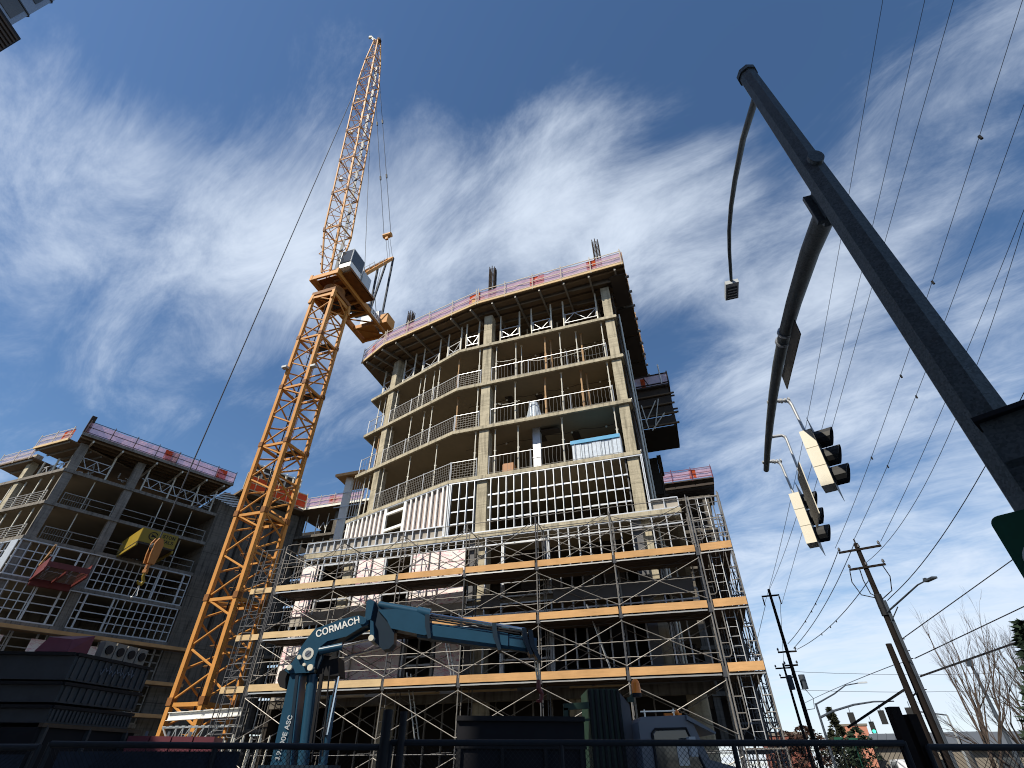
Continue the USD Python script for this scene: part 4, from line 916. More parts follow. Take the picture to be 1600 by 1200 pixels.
# clutter of clamps and props, catching sunlight
for i in range(46):
    t = rng.choice([rng.uniform(.8, 2.6), rng.uniform(4.2, 6.0), rng.uniform(11.5, 13.2)]); a = QP(t, rng.uniform(-3, -.9), ZL(9) + rng.uniform(.2, 1.8)); b = a + rng.normal(size=3) * .35
    part(MB().beam(a, b, .09, .06), 'prop_head', 'galv', LB)
for j in range(4):
    part(MB().beam(WP(.2, .7 - j * 1.0, 25.06), WP(4.7, .7 - j * 1.0, 25.06), .1, .18), 'joist', 'shore_dark', LB); part(MB().beam(WP(5.5, .2 - j * 1.1, 24.5), WP(10.4, .2 - j * 1.1, 24.5), .1, .18), 'joist', 'shore_dark', LB)
parapet(QP(-.2, 1.02, 0), QP(QL + .3, 1.02, 0), [(.48, .53), (.86, .93)], z0=25.95, h=1.15, owner=LB, rail='rebar')
parapet(WP(4.8, .9, 0), WP(.1, .9, 0), [(.68, .99)], z0=25.32, h=1.1, owner=LB, own_mat='net_pale')
parapet(WP(10.5, .4, 0), WP(5.6, .4, 0), [], z0=24.75, h=1.0, owner=LB, own_mat='net_pale')
part(MB().box(QP(7.3, .4, 26.4), (.9, .5, 1.5), x=Q), 'timber_box', 'plywood', LB)
part(MB().box(QP(-.1, .7, 26.9), (.4, .4, 1.7), x=Q), 'rebar_bundle', 'rebar', LB)

# plain concrete core between the left building and the rear wing
cw = thing('concrete_core', 'tall plain shaded concrete core wall behind the crane mast with red net platform on top', 'building', QP(QL, 0, 0))
cz = [0, 6.0, 10.4, 14.6, 18.8, 23.0, 25.2]
for a, b in zip(cz[:-1], cz[1:]):
    part(MB().prism([QP(QL + .05, .02, 0), QP(QL + 8.9, .02, 0), QP(QL + 8.9, -6, 0), QP(QL + .05, -6, 0)], a, b - .03), 'wall_lift', 'concrete_deep_shade', cw)
    part(MB().prism([QP(QL + .07, -.01, 0), QP(QL + 8.88, -.01, 0), QP(QL + 8.88, -5.9, 0), QP(QL + .07, -5.9, 0)], b - .03, b), 'joint', 'void', cw)
part(MB().prism([QP(QL + 1.2, 1.4, 0), QP(QL + 8.5, 1.4, 0), QP(QL + 8.5, -4, 0), QP(QL + 1.2, -4, 0)], 25.3, 25.55), 'platform_floor', 'plywood', cw)
fp = part(MB().box(QP(QL + 5.2, -.6, 28.1), (6.0, .25, 3.4), x=Q), 'form_panel', 'sheath_dark', cw)
q = MB()
for i in range(7): q.beam(QP(QL + 2.4 + i * .95, -.4, 26.4), QP(QL + 2.4 + i * .95, -.4, 29.8), .14, .2)
for z in (26.9, 27.9, 28.9, 29.6): q.beam(QP(QL + 2.2, -.3, z), QP(QL + 8.2, -.3, z), .12, .18)
part(q, 'waler', 'shore', fp)
for a, b in ((QP(QL + 1.2, 1.4, 0), QP(QL + 8.5, 1.4, 0)),):
    for z in (26.1, 26.9): part(MB().beam(a + Z * z, b + Z * z, .02, .72), 'debris_net', 'net_red', cw)
    for z in (25.7, 26.5, 27.3): part(MB().beam(a + Z * z + NQ * .06, b + Z * z + NQ * .06, .06, .1), 'net_rail', 'wood_pale', cw)
    for i in range(7): part(MB().beam(lerp(a, b, i / 6) + Z * 25.5 + NQ * .1, lerp(a, b, i / 6) + Z * 27.5 + NQ * .1, .07), 'net_post', 'wood_pale', cw)
for i in range(9): part(MB().beam(QP(QL - 1.4 + i * .3, .8, 24.0 - i * .05), QP(QL + .6 + i * .25, .2, 25.2 - i * .1), .07), 'loose_prop', 'alu', cw)
for a, b in (((3.0, 12), (3.0, 24)), ((6.2, 17), (6.2, 24))): part(MB().beam(QP(QL + a[0], .12, a[1]), QP(QL + b[0], .12, b[1]), .2, .14, up=Q), 'form_tie_rail', 'void', cw)

# rear wing seen between the crane and the main building
RW = vec(-25.8, 56.7, 0); rt = nrm(vec(6.0, -2.0, 0)); rn = vec(rt[1], -rt[0], 0)
def XP(t, d, z): return RW + rt * t + rn * d + Z * z
rw = thing('rear_wing', 'dark open concrete wing with pink net between the crane and the main building', 'building', RW)
for k in range(2, 10):
    part(MB().prism([XP(0, 0, 0), XP(22, 0, 0), XP(22, -12, 0), XP(0, -12, 0)], ZL(k) - .28, ZL(k)), 'floor_slab', 'concrete_deep_shade', rw)
    z1 = 25.4 if k == 9 else ZL(k + 1) - .28
    for t in (.3, 5.4, 10.5): part(MB().beam(XP(t + .3, -.6, ZL(k)), XP(t + .3, -.6, z1), .6, .6, up=rt), 'column', 'concrete_deep_shade', rw)
    part(MB().beam(XP(-5, -5, (ZL(k) + z1) / 2), XP(22, -5, (ZL(k) + z1) / 2), .2, z1 - ZL(k)), 'core_wall', 'void', rw)
    for t in (1.4, 2.9, 4.3, 6.6, 8.0): part(MB().tube(XP(t, -.6, ZL(k)), XP(t, -.6, z1), .06, 6), 'post_shore', 'shore', rw)
part(MB().prism([XP(-.2, .7, 0), XP(22, .7, 0), XP(22, -6, 0), XP(-.2, -6, 0)], 25.6, 25.85), 'formwork_deck', 'plywood', rw)
part(MB().beam(XP(-.2, .72, 25.72), XP(22, .72, 25.72), .07, .26), 'edge_timber', 'shore', rw)
parapet(XP(-.2, .72, 0), XP(9.5, .72, 0), [(.02, .09), (.52, .6)], z0=25.95, h=1.1, owner=rw)
part(MB().box(XP(5.6, .3, 26.4), (1.0, .5, .8), x=rt), 'timber_pile', 'wood', rw)
q = MB()
for i in range(4): q.beam(XP(3.0 + i * .4, -.6, ZL(9) + (.8 if i % 2 else 1.6)), XP(3.4 + i * .4, -.6, ZL(9) + (1.6 if i % 2 else .8)), .06)
part(q, 'truss_brace', 'galv', rw)
# small canopy seen past the left edge of the main building
cn = thing('rear_bay', 'small bay with flared plywood top at the left edge of the main building', 'building', vec(-13.0, 37.5, 0))
part(MB().prism([vec(-14.6, 37.3, 0), vec(-12.0, 36.4, 0), vec(-11, 39, 0), vec(-14, 40, 0)], 20.7, 20.86), 'plywood_top', 'wood', cn)
part(MB().beam(vec(-13.4, 37.6, 13), vec(-13.4, 37.6, 20.6), .5, .5), 'bay_column', 'white_paint', cn)
for i in range(6): part(MB().tube(vec(-13.0 + i * .22, 37.4 - i * .08, 13), vec(-13.0 + i * .22, 37.4 - i * .08, 20.6), .035, 5), 'post_shore', 'shore', cn)
for z in (17.0, 18.0, 19.2): part(MB().beam(vec(-14.2, 37.5, z), vec(-11.6, 36.6, z), .05), 'guard_rail', 'galv', cn)
part(MB().beam(vec(-14.5, 37.2, 20.62), vec(-12.0, 36.35, 20.62), .1, .16), 'joist', 'wood', cn)

# right rear wing beyond the main building's right flank
rr = thing('right_rear_wing', 'dark scaffolded wing with a pink netted top behind the right side of the main building', 'building', vec(16, 42, 0))
ga, gb = vec(11.5, 43.3, 0), vec(17.9, 41.2, 0)
gt = nrm(gb - ga)
for i, z in enumerate((6, 9, 12, 15, 18, 21)):
    part(MB().prism([ga, gb - gt * .3 + R * .2, gb + R * 9, ga + R * 9], z - .28, z), 'floor_slab', 'concrete_deep_shade', rr)
    for t in (.3, 3.4, 6.0): part(MB().beam(ga + gt * t + R * .5 + Z * (z - 3), ga + gt * t + R * .5 + Z * (z - .28), .5, .5, up=gt), 'column', 'concrete_deep_shade', rr)
    part(MB().beam(ga + R * 3 + Z * (z - 1.6), gb - gt * .5 + R * 3 + Z * (z - 1.6), .2, 2.6), 'core_wall', 'void', rr)
part(MB().prism([ga - R * .3, gb - R * .3 + gt * .4, gb + R * 6 + gt * .4, ga + R * 6], 22.34, 22.45), 'formwork_deck', 'sheath_dark', rr)
for i in range(5): part(MB().beam(ga + Z * 21.95 + R * i * .7, gb + gt * .3 + Z * 21.95 + R * i * .7, .12, .22), 'joist', 'sheath_dark', rr)
parapet(gb - R * .3 + gt * .4, ga - R * .3, [(.2, .28)], z0=22.55, h=.95, owner=rr, rail='maroon')
q = MB()
for t in (4.3, 6.9):
    for d in (-1.6, -.5): q.tube(ga + gt * t + R * d, ga + gt * t + R * d + Z * 20.5, .05, 5)
for z in np.arange(2, 20.6, 2):
    q.beam(ga + gt * 4.3 - R * .5 + Z * z, ga + gt * 6.9 - R * .5 + Z * z, .06); q.beam(ga + gt * 4.3 - R * 1.6 + Z * z, ga + gt * 6.9 - R * 1.6 + Z * z, .06)
    q.beam(ga + gt * 4.3 - R * .5 + Z * z, ga + gt * 6.9 - R * .5 + Z * (z - 1.8), .05)
part(q, 'scaffold_frame', 'scaf_dark', rr)

# yellow and red loading platforms cantilevered from the left building
yl = thing('yellow_loading_platform', 'yellow sided cantilevered loading platform with dark logo on its end panel', 'loading platform', QP(8.2, 0, 16.75))
ya, yb = QP(6.76, 0, 16.75), QP(9.6, 0, 16.75); od = 4.6
part(MB().hexa([ya, yb, yb + NQ * od, ya + NQ * od] + [p + Z * .16 for p in (ya, yb, yb + NQ * od, ya + NQ * od)]), 'platform_floor', 'sheath_dark', yl)
part(MB().beam(ya + NQ * -.6 + Z * .75, ya + NQ * od + Z * .75, .06, 1.15), 'side_panel', 'yellow', yl)
part(MB().beam(yb + NQ * -.6 + Z * .75, yb + NQ * od + Z * .75, .06, 1.15), 'side_panel', 'yellow', yl)
part(MB().beam(ya + NQ * od + Z * .75, yb + NQ * od + Z * .75, .06, 1.15), 'end_panel', 'yellow', yl)
eo = ya + NQ * (od + .035) + Z * .3
ring = [eo + Q * (.95 + .33 * math.cos(a)) + Z * (.5 + .33 * math.sin(a)) for a in np.linspace(.5, 6.0, 16)]
lg = MB().pipe(ring, .045, 4).beam(eo + Q * .8 + Z * .62, eo + Q * 1.15 + Z * .42, .02, .1).beam(eo + Q * .8 + Z * .44, eo + Q * 1.1 + Z * .56, .02, .1)
lg.text('STON', .27, eo + Q * 1.62 + Z * .58, Q, Z, .01); lg.text('TALS', .27, eo + Q * 1.70 + Z * .16, Q, Z, .01)
part(lg, 'lettering', 'black', yl)
for p in (ya, yb): part(MB().beam(p - NQ * 3 - Z * .12, p + NQ * (od + .05) - Z * .12, .12, .24), 'runner_beam', 'yellow', yl)
rl_ = thing('red_loading_platform', 'dark red cantilevered loading platform with slatted timber underside', 'loading platform', QP(3.5, 0, 13.6))
ra, rb = QP(1.9, 0, 13.62), QP(4.6, 0, 13.62); od = 4.6
for i in range(11):
    p = lerp(ra, rb, .0) + NQ * (od * (i + .1) / 11); q = lerp(ra, rb, 1.0) + NQ * (od * (i + .1) / 11)
    part(MB().beam(p + NQ * .1, q + NQ * .1, .15, .05), 'slat', 'plywood', rl_)
for p in (ra, rb, lerp(ra, rb, .5)): part(MB().beam(p - NQ * 2.5 - Z * .14, p + NQ * od - Z * .14, .14, .2), 'runner_beam', 'red', rl_)
part(MB().beam(ra + NQ * od + Z * .2, rb + NQ * od + Z * .2, .06, .4), 'end_panel', 'red', rl_)
for p in (ra, rb): part(MB().beam(p + NQ * .6 + Z * .35, p + NQ * od + Z * .35, .06, .75), 'side_panel', 'red', rl_)
part(MB().beam(ra + NQ * .3 - Z * .3, rb + NQ * .3 - Z * .3, .4, .5), 'back_frame', 'red', rl_)
part(MB().beam(ra + NQ * 1.0 + Z * .8, ra + NQ * 3.4 + Z * 1.9, .12, .1).beam(ra + NQ * .6 + Z * .9, ra + NQ * 3.0 + Z * 1.4, .1), 'folded_rail', 'shore_brown', rl_)

# ------------------------------------------------------------------ clad tower at the left; unseen blocks added to throw the near shade
def tower(name, label, poly, z1, storey=3.4, m='tower_metal', bay=2.2, z0=0):
    t = thing(name, label, 'building', (poly[0][0], poly[0][1], 0))
    part(MB().prism(poly, z0, z1), 'wall', m, t)
    for a, b in zip(poly, poly[1:] + poly[:1]):
        a, b = vec(a[0], a[1], 0), vec(b[0], b[1], 0); L = np.linalg.norm(b - a); d = nrm(b - a); o = vec(d[1], -d[0], 0)
        q, g = MB(), MB()
        for i in range(int((z1 - z0) / storey)):
            z = z0 + i * storey + .9
            g.beam(a + d * .35 + o * .03 + Z * (z + .9), b - d * .35 + o * .03 + Z * (z + .9), .04, 1.8)
            q.beam(a + o * .05 + Z * (z + 1.95), b + o * .05 + Z * (z + 1.95), .09, .12)
        for j in range(1, max(1, int(L / bay))): q.beam(a + d * L * j / max(1, int(L / bay)) + o * .06 + Z * z0, a + d * L * j / max(1, int(L / bay)) + o * .06 + Z * z1, .1, .08, up=d)
        part(g, 'window_band', 'glass_dark', t); part(q, 'mullion', 'strut', t)
    return t
tw = tower('blue_clad_tower', 'blue grey clad tower edge with a dark louvred ledge at the top left corner', [(-39.6, 14.0), (-46, 14.0), (-46, 8.5), (-39.6, 8.5)], 66.0)
lv = MB()
for i in range(9): lv.beam(vec(-39.45, 8.6, 47.6 - i * .42), vec(-39.45, 14.8, 47.6 - i * .42), .12, .2)
part(MB().prism([(-39.5, 14.92), (-46.2, 14.92), (-46.2, 8.3), (-39.5, 8.3)], 40, 48.1), 'louvre_box', 'black', tw)
part(lv, 'louvre', 'sheath_dark', tw)
ex, ey = vec(-.656, .755, 0), vec(.755, .656, 0)
def SPc(a, c): p = ey * a + ex * c; return (p[0], p[1])
tower('shade_block', 'tall unseen block added behind the viewer to shade the near street', [SPc(-12, 10.2), SPc(-26, 10.2), SPc(-26, 4.5), SPc(-12, 4.5)], 29.6, m='brick')  # added out of view, placed and sized for the shade it throws
tower('shade_block', 'long unseen block added beside the tall one to shade the signal pole', [SPc(-12, 4.4), SPc(-28, 4.4), SPc(-28, -16), SPc(-12, -16)], 27.0, m='brick')
tower('shade_block', 'lower unseen block added left of the viewer to shade the panel stack', [(-20, 7.2), (-27, 7.2), (-27, 2.5), (-20, 2.5)], 17.2, m='brick')

# ------------------------------------------------------------------ loader crane truck in front of the scaffold
X, Y = vec(1, 0, 0), vec(0, 1, 0)
TY = 14.0
lc = thing('loader_crane', 'dark blue folding loader crane with white lettering on its bent elbow', 'loader crane', (-4.8, TY, 0))
def xz(pts, y0, y1, name, m, owner=lc, smooth=False, parent=None):
    q = MB().plate(pts, (0, 0, 0), X, Z, -y1, -y0)     # x cross z is minus y
    return part(q, name, m, parent or owner, smooth=smooth)
xz([(-5.34, 3.50), (-5.10, 3.50), (-4.80, 1.2), (-5.30, 1.2)], TY - .22, TY + .22, 'main_column', 'blue')
xz([(-5.20, 3.38), (-5.13, 3.38), (-4.84, 1.3), (-4.92, 1.3)], TY - .235, TY - .22, 'column_edge', 'blue_dark')
vt = MB().text('19500E ASC', .10, (-5.13, TY - .24, 1.72), vec(.10, 0, 1.0), vec(-1, 0, .10), .006)
part(vt, 'lettering', 'grey_paint', lc)
for x0, x1, xr in ((-4.84, -4.60, 0), (-4.28, -4.22, 1)):
    part(MB().tube((x0 + .02, TY + .05, 3.45), (x1 - .05, TY, 2.2), .045, 8), 'cylinder_rod', 'chrome', lc, smooth=40)
part(MB().tube((-4.86, TY - .02, 3.40), (-4.62, TY - .02, 1.3), .13, 12), 'lift_cylinder', 'blue', lc, smooth=40)
part(MB().tube((-4.32, TY + .1, 2.98), (-4.24, TY + .1, 1.3), .10, 12), 'lift_cylinder', 'blue', lc, smooth=40)
part(MB().tube((-4.60, TY - .15, 3.4), (-4.52, TY - .15, 2.0), .05, 8), 'hose', 'black', lc, smooth=40)
part(MB().box((-4.7, TY, 1.1), (1.5, 1.0, 1.1)), 'base_frame', 'blue_dark', lc)
kn = [(-5.48, 3.46), (-5.37, 3.60), (-5.28, 3.75), (-5.21, 3.98), (-5.12, 4.14), (-4.97, 4.38), (-4.72, 4.47), (-4.31, 4.62), (-3.92, 4.70), (-3.69, 4.63), (-3.64, 4.49), (-3.84, 4.40), (-4.14, 4.21), (-4.60, 4.10), (-4.74, 3.98), (-4.80, 3.75), (-4.79, 3.42), (-5.36, 3.40)]
knp = xz(kn, TY - .26, TY - .20, 'elbow_plate', 'blue')
xz(kn, TY + .20, TY + .26, 'elbow_plate', 'blue')
xz([(-5.30, 3.46), (-5.12, 3.98), (-4.9, 4.33), (-3.95, 4.62), (-3.75, 4.5), (-4.6, 4.0), (-4.72, 3.5)], TY - .2, TY + .2, 'elbow_box', 'blue_dark')
xz([(-5.60, 3.44), (-5.46, 3.52), (-5.36, 3.66), (-5.42, 3.3), (-5.36, 3.08), (-5.5, 3.12), (-5.6, 3.25)], TY - .25, TY + .2, 'hose_loop', 'black')
xz([(-4.80, 3.83), (-4.31, 3.78), (-4.20, 3.38), (-4.73, 3.36)], TY - .1, TY + .5, 'valve_block', 'black')
part(MB().text('CORMACH', .155, (-4.90, TY - .262, 4.18), vec(.947, 0, .32), vec(-.32, 0, .947), .006), 'lettering', 'white_paint', knp)
part(MB().tube((-5.0, TY - .262, 3.82), (-5.0, TY - .27, 3.82), .135, 20), 'emblem', 'sign_white', knp)
part(MB().tube((-5.0, TY - .27, 3.82), (-5.0, TY - .275, 3.82), .075, 16).beam((-5.06, TY - .272, 3.78), (-4.94, TY - .272, 3.88), .02, .02), 'emblem_mark', 'slate', knp)
for p, r_ in (((-5.36, 3.52), .06), ((-4.86, 3.52), .07), ((-3.78, 4.56), .09), ((-5.18, 3.74), .05), ((-5.02, 3.58), .035)):
    part(MB().tube((p[0], TY - .33, p[1]), (p[0], TY + .3, p[1]), r_, 14), 'pivot_pin', 'signal_white' if r_ < .08 else 'blue', lc, smooth=40)
part(MB().tube((-4.72, TY - .3, 3.87), (-4.18, TY - .3, 3.98), .085, 12), 'fold_cylinder', 'blue', lc, smooth=40)
part(MB().tube((-4.18, TY - .3, 3.98), (-3.46, TY - .3, 4.14), .032, 8), 'cylinder_rod', 'chrome', lc, smooth=40)
part(MB().tube((-4.2, TY + .1, 3.80), (-3.2, TY + .1, 4.04), .032, 8), 'cylinder_rod', 'chrome', lc, smooth=40)
part(MB().tube((-3.5, TY - .34, 4.16), (-3.5, TY + .3, 4.16), .07, 12), 'pivot_pin', 'signal_white', lc, smooth=40)
xz([(-3.78, 5.03), (-3.72, 5.08), (-3.55, 5.05), (-3.45, 4.9), (-3.02, 4.66), (-2.95, 4.06), (-3.05, 3.95), (-3.20, 3.92), (-3.43, 4.10), (-3.66, 4.50)], TY - .18, TY + .22, 'joint_block', 'blue_dark')
xz([(-3.78, 5.03), (-3.72, 5.08), (-3.58, 5.05), (-3.6, 4.6), (-3.74, 4.55)], TY - .28, TY - .2, 'joint_lug', 'blue')
xz([(-3.6, 4.58), (-3.52, 4.55), (-3.44, 4.2), (-3.54, 4.18)], TY - .3, TY - .22, 'link_plate', 'blue')
for j, (pts, yh) in enumerate((([(-3.46, 4.84), (-3.0, 4.86), (-2.42, 4.78), (-2.16, 4.66), (-2.02, 4.30), (-2.2, 4.24), (-2.73, 4.34), (-3.06, 4.40), (-3.2, 4.6)], .23),)):
    xz(pts, TY - yh, TY + yh, 'outer_boom', 'blue')
def boomsec(x0, x1, zt0, zt1, zb0, zb1, y):
    o = MB()
    def ring(x, zt, zb):
        c = .07
        return [vec(x, TY - y, zb + c), vec(x, TY - y + c, zb), vec(x, TY + y - c, zb), vec(x, TY + y, zb + c), vec(x, TY + y, zt - c), vec(x, TY + y - c, zt), vec(x, TY - y + c, zt), vec(x, TY - y, zt - c)]
    a, b = ring(x0, zt0, zb0), ring(x1, zt1, zb1)
    F = []
    for i in range(8): F += [(i, (i + 1) % 8, 8 + (i + 1) % 8), (i, 8 + (i + 1) % 8, 8 + i)]
    F += [(0, i + 1, i) for i in range(1, 7)] + [(8, 8 + i, 8 + i + 1) for i in range(1, 7)]
    return o.add(a + b, [f[::-1] for f in F])
part(boomsec(-2.4, -.1, 4.58, 4.34, 4.21, 3.94, .20), 'telescopic_section', 'blue', lc)
part(boomsec(-.2, .62, 4.30, 4.20, 3.97, 3.85, .17), 'telescopic_section', 'blue', lc)
for x0, zt, zb, sl_ in ((-2.18, 4.72, 4.16, .16), (-.46, 4.52, 3.90, .2), (.30, 4.40, 3.80, .22), (.46, 4.36, 3.68, .26)):
    xz([(x0 - .05, zt), (x0 + .06, zt), (x0 + .10, (zt + zb) / 2), (x0 + sl_, zb + .02), (x0 + sl_ - .08, zb), (x0 - .02, (zt + zb) / 2)], TY - .26, TY + .26, 'boom_collar', 'blue_dark')
part(MB().tube((-3.5, TY - .06, 4.99), (-2.42, TY - .06, 4.82), .10, 12), 'extension_cylinder', 'blue', lc, smooth=40)
part(MB().tube((-2.46, TY - .06, 4.83), (-2.12, TY - .06, 4.77), .13, 12), 'cylinder_gland', 'blue', lc, smooth=40)
part(MB().tube((-2.12, TY - .06, 4.76), (.35, TY - .06, 4.40), .04, 8), 'cylinder_rod', 'chrome', lc, smooth=40)
part(MB().tube((-2.1, TY - .2, 4.66), (.25, TY - .2, 4.32), .025, 6).tube((-2.1, TY - .23, 4.60), (.2, TY - .23, 4.27), .02, 6), 'hose', 'black', lc)
part(MB().tube((.62, TY, 3.72), (.66, TY, 3.30), .02, 5).tube((.56, TY, 3.72), (.62, TY, 3.28), .02, 5), 'chain', 'signal_white', lc)
part(MB().pipe([(.64, TY, 3.30), (.64, TY, 3.12), (.72, TY, 3.0), (.68, TY, 2.86), (.58, TY, 2.86)], [.05, .06, .05, .05, .03], 7), 'hook', 'red', lc)
part(MB().tube((-4.4, TY - .3, 3.55), (-4.2, TY - .2, 1.8), .02, 5).tube((-4.55, TY - .28, 3.5), (-4.42, TY - .2, 1.7), .018, 5), 'hose', 'black', lc)

# truck under it: flat bed, cab
tk = thing('flatbed_truck', 'flatbed truck with shade toned cab parked in the shade behind the mesh fence', 'truck', (1.5, 15.2, 0))
part(MB().box((-1.2, 15.3, 1.15), (7.6, 2.4, .2)), 'flat_bed', 'dark_bin', tk)
part(MB().box((-.4, 15.3, .85), (9.6, .9, .28)), 'chassis', 'black', tk)
for x in (-4.2, -2.9, 3.9):
    for y in (14.25, 16.35):
        w = part(MB().tube((x, y - .15, .5), (x, y + .15, .5), .5, 20), 'wheel', 'rubber', tk, smooth=40)
        part(MB().tube((x, y - .17, .5), (x, y + .17, .5), .24, 14), 'rim', 'grey_paint', w, smooth=40)
cabp = [(2.98, .7), (2.98, 2.46), (3.06, 2.56), (4.12, 2.60), (4.24, 2.50), (4.50, 1.75), (5.05, 1.62), (5.1, .7)]
def cz_(pts, y0, y1): return MB().plate(pts, (0, 0, 0), X, Z, -y1, -y0)
cb = part(cz_(cabp, 14.2, 16.3), 'cab', 'slate', tk)  # white cab in shade, its shade put into a slate tone
part(cz_([(3.30, 1.45), (3.30, 2.22), (3.36, 2.28), (4.05, 2.30), (4.30, 1.62), (4.30, 1.45)], 14.18, 14.2), 'side_window', 'glass_dark', cb)
part(MB().pipe([(3.26, 14.17, 1.4), (3.26, 14.17, 2.24), (3.34, 14.17, 2.32), (4.07, 14.17, 2.34), (4.34, 14.17, 1.6)], .025, 6), 'window_seal', 'black', cb)
part(MB().beam((4.20, 14.4, 2.42), (4.46, 14.4, 1.8), .012, .01).beam((4.27, 15.25, 2.44), (4.51, 15.25, 1.8), 1.7, .03), 'windscreen', 'glass_dark', cb)
part(MB().hexa([vec(4.12, 14.12, 2.50), vec(4.72, 14.12, 2.22), vec(4.72, 16.38, 2.22), vec(4.12, 16.38, 2.50), vec(4.12, 14.12, 2.60), vec(4.74, 14.12, 2.26), vec(4.74, 16.38, 2.26), vec(4.12, 16.38, 2.60)]), 'sun_visor', 'slate', cb)
for y in (14.6, 15.0, 15.4): part(MB().beam((4.13, y, 2.61), (4.73, y, 2.27), .04, .02), 'visor_rib', 'grey_paint', cb)
part(MB().beam((3.75, 14.7, 2.63), (4.16, 14.7, 2.63), .12, .08).ball((4.0, 14.5, 2.66), .07).ball((4.14, 15.0, 2.66), .07), 'marker_lamp', 'amber', cb)
part(MB().tube((3.2, 14.4, 2.56), (3.2, 14.4, 2.72), .02, 5).tube((3.9, 14.4, 2.6), (3.9, 14.4, 2.74), .02, 5).tube((3.1, 14.4, 2.68), (3.95, 14.4, 2.70), .02, 5), 'roof_rail', 'alu', cb)
mr = part(MB().tube((4.2, 14.2, 2.1), (4.1, 13.9, 2.12), .02, 5).box((4.05, 13.85, 1.98), (.14, .22, .36)), 'mirror', 'grey_paint', cb)
part(MB().box((3.9, 14.165, 1.85), (.24, .02, .42)), 'window_vent', 'white_paint', cb)

db = thing('dark_skip', 'plain black sheet steel bin standing behind the fence in front of the truck', 'skip', (.2, 13, 0))
part(MB().hexa([vec(-1.15, 12.9, .3), vec(1.50, 12.9, .3), vec(1.50, 14.0, .3), vec(-1.15, 14.0, .3), vec(-1.17, 12.9, 2.42), vec(1.54, 12.9, 2.40), vec(1.54, 14.0, 2.40), vec(-1.17, 14.0, 2.42)]), 'body', 'dark_bin', db)
part(MB().beam((-1.19, 12.88, 2.45), (1.56, 12.88, 2.43), .08, .09).beam((-1.19, 12.88, 1.95), (1.56, 12.88, 1.93), .05, .05), 'top_rail', 'black', db)
for x in (-1.1, -.2, .7, 1.45): part(MB().beam((x, 12.87, .4), (x, 12.87, 1.92), .06, .07), 'rib', 'black', db)

gb_ = thing('green_refuse_box', 'dark green ribbed steel box with an orange beacon beside the truck cab', 'container', (2.3, 15, 0))
part(MB().hexa([vec(1.95, 15.0, .4), vec(2.75, 15.0, .4), vec(2.75, 16.6, .4), vec(1.95, 16.6, .4), vec(1.95, 15.0, 3.22), vec(2.75, 15.0, 3.22), vec(2.75, 16.6, 3.22), vec(1.95, 16.6, 3.22)]), 'body', 'green_dark', gb_)
for i in range(6): part(MB().beam((2.0 + i * .14, 14.97, .5), (2.0 + i * .14, 14.97, 3.2), .06, .06), 'rib', 'black', gb_)
part(MB().hexa([vec(2.76, 15.0, 1.2), vec(3.02, 15.0, 1.2), vec(3.02, 16.2, 1.2), vec(2.76, 16.2, 1.2), vec(2.76, 15.0, 3.14), vec(2.98, 15.0, 2.88), vec(2.98, 16.2, 2.88), vec(2.76, 16.2, 3.14)]), 'side_hopper', 'sheath_grey', gb_)
part(MB().beam((1.3, 15, 2.82), (1.95, 15, 2.86), .12, .14).beam((1.35, 15, 1.4), (1.35, 15, 2.8), .12, .12).beam((1.3, 15, 2.52), (1.95, 15, 2.56), .06, .05), 'side_frame', 'green_dark', gb_)
part(MB().beam((1.72, 15.05, 1.3), (1.70, 15.05, 2.62), .09, .05), 'grab_bar', 'sign_white', gb_)
bc = part(MB().tube((3.0, 15.0, 2.95), (3.08, 15.0, 3.1), .04, 6).box((3.02, 15, 2.98), (.16, .12, .1)), 'beacon_arm', 'green_dark', gb_)
part(MB().tube((3.2, 15.0, 3.12), (3.2, 15.0, 3.34), .12, 14, .11).ball((3.2, 15, 3.34), .10, 2), 'beacon_lens', 'amber', bc, smooth=50)
part(MB().tube((3.2, 15.0, 3.04), (3.2, 15.0, 3.12), .12, 14), 'beacon_base', 'black', bc)

